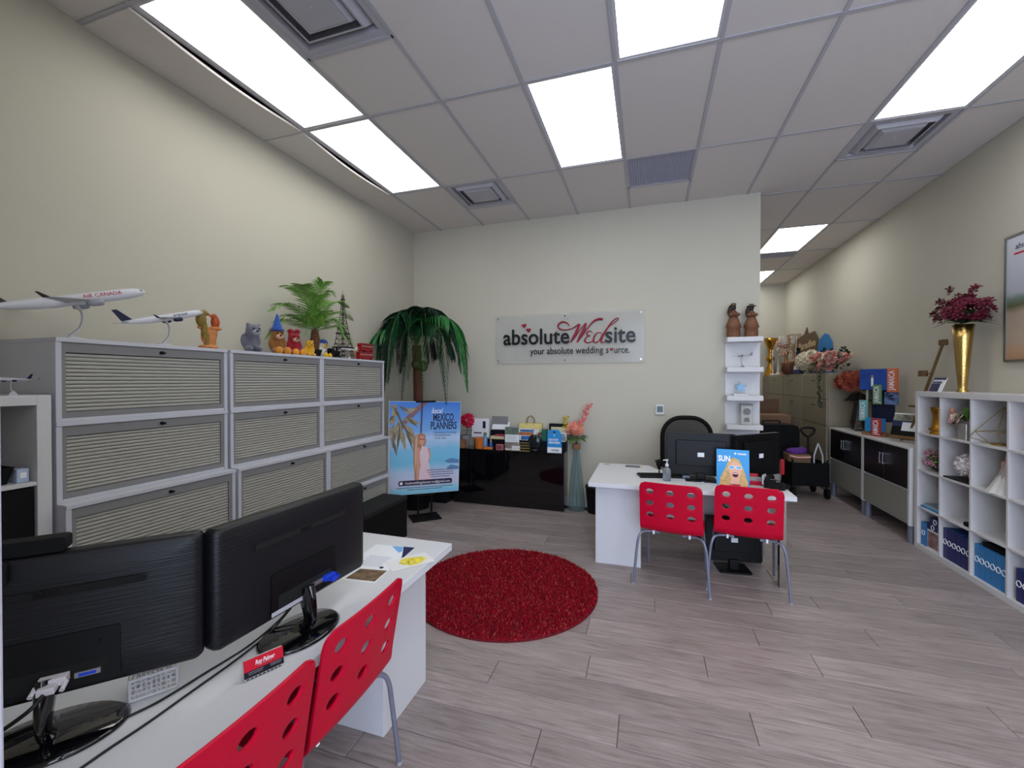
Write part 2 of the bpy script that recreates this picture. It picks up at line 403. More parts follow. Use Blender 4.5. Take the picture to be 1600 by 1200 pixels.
# ------------------------------------------------------------------ tambour filing cabinets along the left wall
M_cab = mat('cabinet_white', (190, 191, 200), .45)
M_cabg = mat('cabinet_grey_trim', (128, 127, 128), .5)
M_slat = mat('shutter_grey', (168, 166, 158), .42)
slat_meshes = {}
def slat_mesh(L, p):
    key = (round(L, 3), round(p, 4))
    if key not in slat_meshes:
        pr = [(-.006, 0), (0, 0), (.0045, p*.16), (.006, p*.5), (.0045, p*.84), (0, p*.90), (-.006, p*.90)]
        n = len(pr); vs = [(x, -L/2, z) for x, z in pr]+[(x, L/2, z) for x, z in pr]
        fs = [(i, i+1, n+i+1, n+i) for i in range(n-1)]+[tuple(range(n-1, -1, -1)), tuple(range(n, 2*n))]
        slat_meshes[key] = MB().add(vs, fs).mesh('slat', M_slat)
    return slat_meshes[key]
def tambour(xf, y0, y1, z0, z1, label, top=False):
    t = thing('filing_cabinet', label, 'cabinet', (xf, (y0+y1)/2, z0), 0, 'grey shutter filing cabinets along the left wall')
    w = (y1-y0)/2; h = z1-z0; d = xf-XL-.02; s = .022
    c = MB(); c.box((-d, -w, 0), (0, -w+s, h-.02)); c.box((-d, w-s, 0), (0, w, h-.02)); c.box((-d, -w, h-.02), (.004, w, h)); c.box((-d, -w+s, 0), (-.004, w-s, .016)); c.box((-d, -w+s, .016), (-d+.01, w-s, h-.02))
    c.build('case', M_cab, t, .002)
    f = MB(); a = .018
    f.box((-.03, -w+s, h-.068), (-.006, w-s, h-.02)); f.box((-.03, -w+s, .016), (-.008, -w+s+a, h-.068)); f.box((-.03, w-s-a, .016), (-.008, w-s, h-.068)); f.box((-.03, -w+s+a, .016), (-.008, w-s-a, .045))
    f.build('trim', M_cabg, t)
    k = MB(); k.tube([(-.008, .03, h-.046), (.006, .03, h-.046)], .009, 10); k.box((.006, .028, h-.052), (.01, .045, h-.042)); k.build('lock', M_black, t)
    MB().box((-.05, -w+s+a, .045), (-.03, w-s-a, h-.068)).build('shutter_back', M_dark, t)
    n = 15; L = 2*(w-s-a)-.004; zb, zt = .046, h-.07; p = (zt-zb)/n
    me = slat_mesh(L, p)
    for i in range(n): o = link('slat', me, t); o.location = (-.02, 0, zb+p*i)
    return t
ROWS = [(1.335, 1.73), (.955, 1.335), (.56, .955), (.165, .56)]
COLS = [(1.24, 2.085), (2.105, 2.93), (2.932, 3.815)]
RN = ['top row', 'second row', 'third row', 'lowest row']
CN = ['left end', 'middle', 'right end']
for ri, (z0, z1) in enumerate(ROWS):
    for ci, (a, b) in enumerate(COLS):
        tambour(-2.6 if ri < 2 else -2.535, a, b, z0, z1, 'grey shutter cabinet in the %s, %s of the cabinet wall' % (RN[ri], CN[ci]))
for (a, b), n in zip(COLS, CN):
    tag(MB().box((XL+.02, a+.02, 0), (-2.56, b-.02, .165)).build('cabinet_plinth', M_cabg, None, .003), 'grey plinth under the %s of the cabinet wall' % n, 'plinth')

# white bookcase at the far left
def bookcase():
    t = thing('bookcase', 'white open bookcase cut off by the left edge of the photo', 'bookcase', (-2.6, .75, 0))
    d, y0, y1, h, p = .43, -.36, .475, 1.464, .05
    f = MB(); f.box((-d, y0, 0), (0, y0+p, h)); f.box((-d, y1-p, 0), (0, y1, h)); f.box((-d, y0+p, h-.045), (0, y1-p, h)); f.box((-d, y0+p, 0), (0, y1-p, .05)); f.box((-d, y0+p, .05), (-d+.008, y1-p, h-.045))
    f.build('frame', M_white, t, .002)
    ym = (y0+y1)/2
    MB().box((-d+.01, ym-.009, .05), (-.003, ym+.009, h-.045)).build('divider', M_white, t, .001)
    zs = atx(60, 752, -2.6).z
    for a, b in ((y0+p, ym-.009), (ym+.009, y1-p)):
        for z in (zs, zs-.36, zs-.70): MB().box((-d+.01, a, z-.018), (-.003, b, z)).build('shelf', M_white, t, .001)
        for z in (zs-.018, zs-.378): MB().box((-.34, a+.004, z-.338), (-.012, b-.004, z-.006)).build('insert_box', M_blackm, t, .003)
    return zs
ZS = bookcase()
t = thing('desk_tray', 'black tray with dark green contents on the left bookcase shelf', 'tray', (-2.72, 1.03, ZS))
mb = MB(); mb.lathe([(.10, 0), (.125, .075), (.118, .075), (.094, .006), (.0, .006)], 4, M=RZ(PI/4)); mb.build('tray', M_blackm, t, .003)
mb = MB(); mb.lathe([(.085, .03), (.06, .1), (.02, .15), (0, .155)], 9); mb.build('contents', mat('dark_green_pouch', (28, 44, 36), .7), t)
o = MB().box((-.03, -.02, 0), (.03, .02, .15)).build('black_box', M_blackm, None, .004, (-2.75, .925, ZS+.0)); o.location.x = -2.86; tag(o, 'tall black box standing on the left bookcase shelf', 'box')
t = thing('card_cube', 'small pale blue cube at the right of the left bookcase shelf', 'cube', (-2.66, 1.145, ZS))
MB().box((-.025, -.02, 0), (.025, .02, .06)).build('cube', mat('pale_blue', (180, 196, 222), .5), t, .004); MB().box((.0255, -.01, .02), (.027, .01, .045)).build('print', M_wink, t)

# white edge of the entrance door close to the lens
P0 = EYE+ray(3, 560)*(.5/FPX); P1 = EYE+ray(9.5, 1200)*(.5/FPX)
dr = (P1-P0); Pa = P0-dr*1.6; Pb = P1+dr*.8
mb = MB(); mb.box((0, -.045, 0), ((Pb-Pa).length, 0, .04), M=frame(Pa, Pb-Pa, RT)); struct(mb.build('door_1', mat('door_white', (196, 196, 212), .45), None, .004))

# ------------------------------------------------------------------ desks
M_desk = mat('desk_white', (206, 206, 210), .38, var=.01, vscale=60)
M_edge = mat('desk_edge', (196, 200, 218), .4)
def desk(label, loc, rz, flip):
    t = thing('desk', label, 'desk', loc, rz)
    L, D, z = 1.475, .87, .70; s = -1 if flip else 1
    def fx(x): return (x if s > 0 else L-x)
    out = [(0, 0), (L, 0), (L, D), (L-.10, D)]+[(L-.10-.9*q, D-.34*math.sin(PI*q)**.6) for q in [i/14 for i in range(1, 14)]]+[(L-1.0, D), (0, D)]
    out = [(fx(x), y) for x, y in out]
    if s < 0: out = out[::-1]
    MB().prism(out, z-.035, z).build('table_top', M_desk, t, .002)
    def bx(a, b, name, m, bev=.002):
        lo = (min(fx(a[0]), fx(b[0])), a[1], a[2]); hi = (max(fx(a[0]), fx(b[0])), b[1], b[2])
        return MB().box(lo, hi).build(name, m, t, bev)
    p = bx((.045, .125, 0), (.41, .80, z-.036), 'pedestal', M_desk)
    bx((.41, .42, .34), (L-.07, .44, z-.036), 'modesty_panel', mat('modesty_grey', (176, 178, 182), .4))
    bx((L-.085, .09, 0), (L-.04, .14, z-.036), 'leg', mat('brushed_leg', (150, 140, 132), .25, 1))
    bx((L-.085, .72, 0), (L-.04, .77, z-.036), 'leg', MATS['brushed_leg'])
    for yy in (.10, .75): bx((L-.09, yy, z-.05), (L-.035, yy+.04, z-.036), 'leg_plate', MATS['brushed_leg'])
    bx((.12, .80, .05), (.36, .815, .33), 'drawer', M_desk); bx((.12, .80, .35), (.36, .815, .64), 'drawer', M_desk)
    g = MB(); g.tube([(fx(.08), .8, z+.001), (fx(.08), .8, z+.003)], .03, 16); g.build('cable_cap', mat('cap_grey', (170, 170, 176), .5), t)
    return t
desk('white desk across the room with two red chairs before it', (-.46, 3.50, 0), 0, False)
desk('white desk in the left foreground carrying two black monitors', (-.948, .50, 0), PI/2, True)

# ------------------------------------------------------------------ red perforated chairs
def chair_shell():
    W = .43; half = W/2; sb = .47; back = .33     # arc length where the flat back begins / its height
    cells = {}; vs = []; fs = []
    def V(u, s):
        k = (round(u, 4), round(s, 4))
        if k not in cells: cells[k] = len(vs); vs.append((u, s))
        return cells[k]
    us = [-half, -.21]+[-.21+.14*c+.035*q for c in range(3) for q in range(1, 5)]+[half]
    us = sorted(set(round(u, 4) for u in us))
    top = sb+back
    hole_rows = [(top-.292+.09*r, top-.292+.09*(r+1)) for r in range(3)]
    ss = [0, .01, .03, .08, .14, .2, .26, .32, .36, .385, .41, .435, .455, sb, sb+.02, hole_rows[0][0]]
    for a, b in zip(ss, ss[1:]):
        for u0, u1 in zip(us, us[1:]): fs.append((V(u0, a), V(u1, a), V(u1, b), V(u0, b)))
    for a, b in hole_rows:
        sub = [a+(b-a)*q/4 for q in range(5)]
        for s0, s1 in zip(sub, sub[1:]):
            fs.append((V(us[0], s0), V(us[1], s0), V(us[1], s1), V(us[0], s1))); fs.append((V(us[-2], s0), V(us[-1], s0), V(us[-1], s1), V(us[-2], s1)))
        for c in range(3):
            x0 = -.21+.14*c; x1 = x0+.14; cx = (x0+x1)/2; cy = (a+b)/2
            bd = [(x0+.035*q, a) for q in range(4)]+[(x1, sub[q]) for q in range(4)]+[(x1-.035*q, b) for q in range(4)]+[(x0, sub[4-q]) for q in range(4)]
            rings = []
            for f in (0, .5, 1):
                rg = []
                for (x, y_) in bd:
                    an = math.atan2((y_-cy)/.045, (x-cx)/.07); ex = cx+.027*math.cos(an); ey = cy+.021*math.sin(an)
                    rg.append(V(x+(ex-x)*f, y_+(ey-y_)*f))
                rings.append(rg)
            for q in range(2):
                for i in range(16):
                    fs.append((rings[q][i], rings[q][(i+1) % 16], rings[q+1][(i+1) % 16], rings[q+1][i]))
    tops = [hole_rows[2][1], top-.012, top-.005, top]
    for a, b in zip(tops, tops[1:]):
        for u0, u1 in zip(us, us[1:]): fs.append((V(u0, a), V(u1, a), V(u1, b), V(u0, b)))
    # profile: seat -> bend -> back
    def prof(s):
        if s < .03: return (.40-s*.9, .428+.012*s/.03)
        if s < .38: k = (s-.03)/.35; return (.373-.335*k, .44-.018*math.sin(PI*k)-.004*k)
        if s < sb:
            a = (s-.38)/(sb-.38)*math.radians(80); r = (sb-.38)/math.radians(80)
            return (.038-r*math.sin(a), .436+r*(1-math.cos(a)))
        a = math.radians(80); r = (sb-.38)/a; y0, z0 = .038-r*math.sin(a), .436+r*(1-math.cos(a)); q = s-sb
        return (y0-q*math.cos(a), z0+q*math.sin(a))
    out = []
    for u, s in vs:
        rc = .045
        for su in (-1, 1):
            if su*u > half-rc and s > top-rc:
                dx, dy = su*u-(half-rc), s-(top-rc); l = math.hypot(dx, dy)
                if l > rc: u, s = su*(half-rc+dx*rc/l), top-rc+dy*rc/l
            if su*u > half-rc and s < rc:
                dx, dy = su*u-(half-rc), rc-s; l = math.hypot(dx, dy)
                if l > rc: u, s = su*(half-rc+dx*rc/l), rc-dy*rc/l
        y_, z_ = prof(s); z_ -= .025; k = min(1, max(0, (s-.38)/.12))
        y_ += -.0*k+.28*u*u*k*.9
        out.append((u*(1-.03*k*(s-sb)), y_, z_+.25*u*u*(1-k)))
    mb = MB(); mb.add(out, [f[::-1] for f in fs], 0, True); return mb.mesh('shell', M_red)
SHELL = chair_shell()
def make_chair():
    t = thing('side_chair', '', 'chair', (0, 0, 0))
    o = link('shell', SHELL, t); so = o.modifiers.new('thick', 'SOLIDIFY'); so.thickness = .009; so.offset = -1
    bv = o.modifiers.new('b', 'BEVEL'); bv.width = .002; bv.segments = 2; bv.limit_method = 'ANGLE'; bv.angle_limit = 1.0
    for sx in (-1, 1):
        MB().tube(smooth_path([(sx*.09, .045, .393), (sx*.17, .035, .393), (sx*.213, .012, .38), (sx*.232, -.002, .335), (sx*.243, -.008, .25), (sx*.262, -.03, .0)], 5), .0095, 10).build('leg', M_steel, t)
        MB().tube(smooth_path([(sx*.09, .32, .393), (sx*.16, .33, .393), (sx*.195, .345, .38), (sx*.206, .36, .335), (sx*.212, .375, .25), (sx*.222, .43, .0)], 5), .0095, 10).build('leg', M_steel, t)
        MB().tube([(sx*.09, .03, .393), (sx*.09, .335, .393)], .0095, 8).build('seat_rail', M_steel, t)
        MB().cbox((sx*.125, .036, .393), (.014, .026, .03)).build('clip', M_wink, t, .002); MB().cbox((sx*.125, .328, .393), (.014, .026, .03)).build('clip', M_wink, t, .002)
        MB().tube([(sx*.262, -.03, 0), (sx*.2625, -.0305, .012)], .0115, 10).build('foot', mat('foot_grey', (150, 152, 160), .5), t)
    return t
CH = [(.165, 3.32, -.15, 'red perforated chair at the far desk, beside the desk pedestal'),
      (.68, 3.40, -.11, 'red perforated chair at the far desk, in front of the smiling woman flyer'),
      (-.965, 1.215, PI/2+.02, 'red perforated chair at the foreground desk, the farther of the two'),
      (-.935, .73, PI/2, 'red perforated chair at the foreground desk, cut off by the bottom edge')]
first = make_chair()
for i, (x, y, rz, lab) in enumerate(CH):
    c = first if i == 0 else copy_tree(first)
    c.location = (x, y, 0); c.rotation_euler = (0, 0, rz); c['label'] = lab; c['group'] = 'red perforated side chairs'

# ------------------------------------------------------------------ monitors
def brushed():
    m = mat('brushed_black', (14, 14, 19), .42, spec=.4); nt = m.node_tree; L = nt.links
    tc = nt.nodes.new('ShaderNodeTexCoord'); mp = nt.nodes.new('ShaderNodeMapping'); mp.inputs['Scale'].default_value = (6, 1, 260); L.new(tc.outputs['Object'], mp.inputs['Vector'])
    n = nt.nodes.new('ShaderNodeTexNoise'); n.inputs['Scale'].default_value = 1; n.inputs['Detail'].default_value = 2; L.new(mp.outputs[0], n.inputs['Vector'])
    b = nt.nodes.new('ShaderNodeBump'); b.inputs['Strength'].default_value = .6; b.inputs['Distance'].default_value = .002; L.new(n.outputs[0], b.inputs['Height'])
    L.new(b.outputs[0], nt.nodes['Principled BSDF'].inputs['Normal']); return m
M_brush = brushed()
def rrect(w, h, r, n=5, cx=0, cy=0):
    o = []
    for (sx, sy, a0) in ((1, 1, 0), (-1, 1, PI/2), (-1, -1, PI), (1, -1, 1.5*PI)):
        for i in range(n+1):
            a = a0+PI/2*i/n; o.append((cx+sx*(w/2-r)+r*math.cos(a), cy+sy*(h/2-r)+r*math.sin(a)))
    return o
XZ = frame((0, 0, 0), (1, 0, 0), (0, 0, 1))        # outline x,y -> world x,z ; depth -> -y
def fmonitor(label, loc, rz, W, Hh, zb):
    t = thing('monitor', label, 'monitor', loc, rz); c = zb+Hh/2
    mb = MB(); o1 = rrect(W, Hh, .018); n = len(o1)        # housing: bulged back shell
    rings = [(1, .022), (1, .0), (.985, -.012), (.93, -.018), (.6, -.022)]
    vs = [(x*f, -0+d, c+y_*(f if f > .9 else f)) for f, d in rings for x, y_ in o1]
    fs = [(i*n+k, i*n+(k+1) % n, (i+1)*n+(k+1) % n, (i+1)*n+k) for i in range(len(rings)-1) for k in range(n)]
    fs += [tuple(range((len(rings)-1)*n, len(rings)*n))]
    mb.add(vs, fs, 0, True); mb.build('housing', M_brush, t)
    MB().prism(rrect(W-.004, Hh-.004, .016, cy=c), -.026, -.0225, M=XZ).build('bezel', M_gloss, t)
    MB().prism(rrect(W-.04, Hh-.045, .002, cy=c+.004), -.0275, -.0262, M=XZ).build('screen', mat('dark_screen', (9, 10, 14), .1), t)
    s = MB(); s.prism(rrect(W*.62, .016, .0079, cx=.0, cy=c+Hh*.24), .0225, .0245, M=XZ); sl = s.build('vent_slot', M_dark, t); o2 = rrect(W*.62, .017, .0084, cx=.0, cy=c+Hh*.24); MB().tube([(x, -.0235, z) for x, z in o2+o2[:1]], .0016, 5).build('slot_rim', M_gloss, sl)
    g = MB()
    for i in range(9): g.box((-.02+i*.005, -.0262, c+Hh*.24-.006), (-.018+i*.005, -.0245, c+Hh*.24+.006))
    g.build('vent_rib', M_blackm, sl)
    pp = MB().prism(rrect(W*.44, Hh*.38, .008, cx=.0, cy=c-Hh*.26), .018, .0255, M=XZ).build('port_panel', M_black, t)
    MB().prism(rrect(W*.36, Hh*.13, .004, cx=.0, cy=c-Hh*.35), .0255, .0262, M=XZ).build('port_recess', M_dark, pp)
    for x in (-.09, .09): MB().tube([(x, -.0255, c-Hh*.16), (x, -.0272, c-Hh*.16)], .004, 8).build('screw', M_blackm, pp)
    nk = smooth_path([(0, -.018, zb+.05), (0, -.034, zb), (0, -.04, .05), (0, -.01, .018)], 4)
    MB().tube(nk, [.04, .036, .024, .034]*1 if False else [.04-.016*min(1, i/(len(nk)-1)*1.4) for i in range(len(nk))], 14, flat=.5).build('neck', M_gloss, t)
    MB().lathe([(.135, 0), (.14, .005), (.13, .011), (.03, .016), (0, .0165)], 36, sy=.72).build('stand_base', M_gloss, t)
    return t, c
ZD = .70
P2a, P2b = Vector((-1.106, .832, 0)), Vector((-1.072, 1.420, 0)); P1a, P1b = Vector((-1.512, .400, 0)), Vector((-1.116, .828, 0))
def ctr(a, b): return ((a.x+b.x)/2, (a.y+b.y)/2, ZD), math.atan2(b.y-a.y, b.x-a.x)
l2, r2 = ctr(P2a, P2b); l1, r1 = ctr(P1a, P1b)
mon2, c2 = fmonitor('black monitor with a blue video plug on the foreground desk', l2, r2, .585, .329, .103)
mon1, c1 = fmonitor('black monitor carrying a webcam, cut off by the left photo edge', l1, r1, .578, .329, .103)
M_blue = mat('plug_blue', (24, 60, 190), .4); M_plug = mat('plug_white', (196, 190, 196), .5); M_silv = mat('silver', (176, 176, 184), .3, .8)
# sockets, plugs and label on the monitors
b = MB(); b.cbox((.04, -.028, .15), (.05, .004, .013)); b.build('video_socket', M_silv, mon2)
b = MB(); b.cbox((.088, -.036, .152), (.045, .02, .018)); b.cbox((.088, -.055, .150), (.026, .02, .013)); b.tube([(.066, -.044, .152), (.066, -.06, .152)], .004, 6); b.tube([(.11, -.044, .152), (.11, -.06, .152)], .004, 6); b.build('video_plug', M_blue, mon2, .002)
MB().cbox((-.07, -.0268, .125), (.12, .001, .013)).build('serial_label', mat('label_grey', (170, 170, 178), .6), mon2)
b = MB(); b.cbox((.07, -.028, .147), (.045, .004, .012)); b.build('video_socket', M_silv, mon1); MB().cbox((.07, -.031, .147), (.03, .003, .006)).build('socket_insert', M_blue, mon1)
b = MB(); b.cbox((.015, -.038, .152), (.05, .024, .018)); b.cbox((.012, -.058, .146), (.03, .024, .015)); b.tube([(-.01, -.048, .15), (-.012, -.068, .142)], .005, 8); b.tube([(.04, -.048, .15), (.038, -.068, .142)], .005, 8); b.build('video_plug', M_plug, mon1, .002)
# webcam on monitor 1
wc = thing('webcam', 'black bar webcam clipped on the left monitor', 'webcam', l1, r1)
zt = .103+.329
MB().prism(rrect(.20, .034, .008, cx=-.07, cy=zt+.019), -.03, .012, M=XZ).build('camera_bar', M_blackm, wc, .002)
b = MB(); b.cbox((-.09, -.042, zt-.022), (.075, .012, .05)); b.cbox((-.09, -.03, zt-.002), (.06, .03, .01)); b.build('clip', M_blackm, wc, .004)
MB().tube([(-.10, -.0485, zt-.024), (-.10, -.0505, zt-.024)], .008, 14).build('clip_button', M_silv, wc)
# cables
M_cable = mat('black_cable', (13, 13, 16), .5)
def cable(name, label, pts, r=.003, cat='cable', m=None):
    return tag(MB().tube(smooth_path(pts, 8), r, 6).build(name, m or M_cable), label, cat)
def dz(px, py, z=.704): v = atz(px, py, z); return (v.x, v.y, v.z)
cable('monitor_cable', 'upper black cable running across the foreground desk top', [dz(195, 1122), dz(250, 1095), dz(320, 1052), dz(390, 1008), dz(440, 965, .72), dz(463, 932, .76)])
cable('monitor_cable', 'lower black cable running across the foreground desk top', [dz(120, 1205), dz(170, 1170), dz(230, 1130), dz(300, 1080), dz(370, 1030), dz(420, 990, .71), dz(455, 950, .75)])
pl1 = mon1.matrix_basis @ Vector((.010, -.070, .142))
cable('video_cable', 'thick black cable hanging from the left monitor plug', [pl1, pl1+Vector((-.0, -.03, -.02)), (pl1.x-.10, pl1.y-.07, .75), (pl1.x-.19, pl1.y-.10, .708), (pl1.x-.27, pl1.y-.12, .706)], .0045)

def wmonitor(label, loc, rz, W=.53, Hh=.35, zb=.04):
    t = thing('monitor', label, 'monitor', loc, rz); c = zb+Hh/2
    MB().prism(rrect(W, Hh, .006, cy=c), -.02, .02, M=XZ).build('housing', M_black, t, .003)
    MB().prism(rrect(W-.03, Hh-.03, .002, cy=c), -.0215, -.0202, M=XZ).build('screen', MATS['dark_screen'], t)
    MB().prism(rrect(W*.72, Hh*.6, .006, cy=c+.01), .02, .042, M=XZ).build('rear_bulge', M_black, t, .004)
    MB().cbox((0, -.0435, c), (.05, .002, .035)).build('rating_label', M_paper, t)
    MB().box((-.035, -.045, .01), (.035, -.0, zb+.02)).build('neck', M_black, t, .006)
    MB().prism(rrect(.24, .2, .02), 0, .012).build('stand_base', M_black, t, .003)
    return t
wmonitor('black monitor on the far desk, behind the sanitizer bottle', (.42, 3.87, ZD), 0)
wmonitor('angled black monitor on the far desk, nearest the passage', (.855, 3.96, ZD), math.radians(42))
wmonitor('spare black monitor standing on the floor under the far desk', (.66, 3.83, 0), math.radians(8), .42, .36, .07)

# ------------------------------------------------------------------ right side: cube shelf, black door cabinets, beige files
KX0, KX1, KYN = 2.35, XR-.01, 4.877
KP = [4.877, 4.53, 4.17, 3.815, 3.455]
def cube_shelf():
    t = thing('cube_shelf', 'white cube shelving unit with blue binders along the right wall', 'shelf', (KX0, KP[0], 0))
    d = KX1-KX0; h = 1.43; e = .045; y1 = KP[-1]-KP[0]
    MB().box((0, y1, h-e), (d, 0, h)).build('top_board', M_white, t, .002); MB().box((0, y1, 0), (d, 0, e)).build('bottom_board', M_white, t, .002)
    MB().box((0, -e, e), (d, 0, h-e)).build('side_board', M_white, t, .002); MB().box((0, y1, e), (d, y1+e, h-e)).build('side_board', M_white, t, .002)
    MB().box((d-.006, y1+e, e), (d, -e, h-e)).build('back_board', M_white, t)
    for yp in KP[1:-1]: MB().box((.002, yp-KP[0]-.009, e), (d-.006, yp-KP[0]+.009, h-e)).build('divider', M_white, t, .001)
    edges = [KP[0]-e]+[q for yp in KP[1:-1] for q in (yp+.009, yp-.009)]+[KP[-1]+e]
    for r in range(1, 4):
        z = h-e-(h-2*e)/4*r
        for a, b in zip(edges[::2], edges[1::2]): MB().box((.002, b-KP[0], z-.008), (d-.006, a-KP[0], z+.008)).build('shelf', M_white, t, .001)
cube_shelf()
KZ = [.045]+[1.43-.045-(1.43-.09)/4*r+.008 for r in (3, 2, 1)]+[1.43]   # standing heights: row4, row3, row2, row1, top
def low_cabinet(y0, y1, label):
    xf = 2.335; t = thing('low_cabinet', label, 'cabinet', (xf, y0, 0), 0, 'white low cabinets with black doors')
    d = XR-.01-xf; L = y1-y0; z0, zm, z1 = .165, .495, .90
    c = MB(); c.box((.02, 0, z0), (d, .03, z1-.02)); c.box((.02, L-.03, z0), (d, L, z1-.02)); c.box((0, 0, z1-.02), (d, L, z1)); c.box((.02, .03, z0), (d, L-.03, z0+.018)); c.box((.012, .03, zm-.009), (d, L-.03, zm+.009)); c.box((d-.01, .03, z0), (d, L-.03, z1-.02))
    c.box((0, 0, z0), (.02, .03, z1-.02)); c.box((0, L-.03, z0), (.02, L, z1-.02))
    c.build('body', M_white, t, .002)
    for k, (a, b) in enumerate(((.032, L/2-.0015), (L/2+.0015, L-.032))):
        dr = MB().box((0, a, zm+.011), (.018, b, z1-.022)).build('door', mat('black_door', (17, 16, 18), .3, var=.2, vscale=60, stretch=(1, 1, 20)), t, .002)
        yy = b-.03 if k == 0 else a+.03; g = MB(); g.box((-.028, yy-.006, z1-.235), (-.02, yy+.006, z1-.115)); g.box((-.02, yy-.005, z1-.228), (0, yy+.005, z1-.22)); g.box((-.02, yy-.005, z1-.13), (0, yy+.005, z1-.122)); g.build('handle', M_chrome, dr, .001)
    dr = MB().box((0, .032, z0+.02), (.018, L-.032, zm-.011)).build('drawer_front', mat('grey_front', (134, 132, 124), .5), t, .002)
    f = MB(); f.box((-.002, .032, zm-.03), (0, L-.032, zm-.011)); f.box((-.002, .032, z0+.02), (0, L-.032, z0+.035)); f.build('drawer_rim', M_cabg, dr)
    for yy in (.04, L-.04):
        for xx in (.04, d-.05): MB().lathe([(.03, 0), (.03, z0)], 16, (xx, yy, 0)).build('leg', M_steel, t)
low_cabinet(4.925, 5.84, 'white low cabinet with black doors next to the cube shelf')
low_cabinet(5.845, 6.77, 'white low cabinet with black doors next to the beige filing cabinets')
M_beige = mat('beige_enamel', (150, 140, 120), .45)
def lateral(y0, y1, label):
    xf = 2.335; t = thing('lateral_file', label, 'filing cabinet', (xf, y0, 0), 0, 'beige lateral filing cabinets in the passage')
    d = XR-.01-xf; L = y1-y0
    c = MB(); c.box((.02, 0, 0), (d, L, 1.635)); c.build('body', M_beige, t, .003)
    zs = [.06, .55, .905, 1.265, 1.62]
    for a, b in zip(zs, zs[1:]):
        dr = MB().box((0, .008, a+.004), (.02, L-.008, b-.004)).build('drawer', M_beige, t, .004)
        g = MB(); g.box((-.008, L/2-.07, b-.10), (0, L/2+.07, b-.085)); g.build('handle', mat('pull_dark', (96, 90, 78), .4, .5), dr, .002)
lateral(6.88, 7.87, 'beige filing cabinet nearest the room, flowers trailing over it')
lateral(7.875, 8.86, 'middle beige filing cabinet in the passage')
lateral(8.865, 9.85, 'farthest beige filing cabinet in the passage, gold vase on top')

# ------------------------------------------------------------------ black sideboard, riser, tall black case, low black box
SX0, SX1, SYF = -2.33, -.925, 4.895
t = thing('sideboard', 'glossy black sideboard against the sign wall', 'sideboard', ((SX0+SX1)/2, SYF, 0))
w = (SX1-SX0)/2; d = YB-.016-SYF
c = MB(); c.box((-w, .018, 0), (w, d, .66)); c.box((-w, 0, .66), (w, d, .68)); c.build('body', M_gloss, t, .002)
for k in range(2): MB().box((-w+k*w+.002, 0, .012), (k*w-.002, .016, .657)).build('door', M_gloss, t, .002)
t = thing('display_riser', 'black display step on the back of the sideboard', 'display riser', ((SX0+SX1)/2+.1, 5.09, .68))
mb = MB(); mb.box((-.58, -.05, .10), (.60, .07, .118)); mb.box((-.58, -.045, 0), (-.562, .07, .10)); mb.box((.582, -.045, 0), (.60, .07, .10)); mb.box((-.562, .06, 0), (.582, .07, .1)); mb.build('step', M_black, t, .001)
MB().box((-.562, -.046, 0), (.582, -.04, .1)).build('front_panel', M_black, t)
t = thing('tall_black_case', 'tall black case behind the poster stand', 'cabinet', (-2.70, 4.98, 0))
MB().box((-.33, -.18, 0), (.32, .17, 1.10)).build('body', M_blackm, t, .004); MB().box((-.34, -.19, 1.10), (.33, .18, 1.125)).build('top', M_blackm, t, .003)
t = thing('storage_ottoman', 'low black box with lid before the shutter cabinets', 'ottoman', (-2.385, 3.27, 0))
MB().box((-.135, -.42, 0), (.135, .41, .35)).build('body', M_blackm, t, .006); MB().box((-.14, -.425, .352), (.14, .415, .40)).build('lid', mat('black_fabric', (20, 20, 22), .9, bump=.3, bscale=300), t, .012)
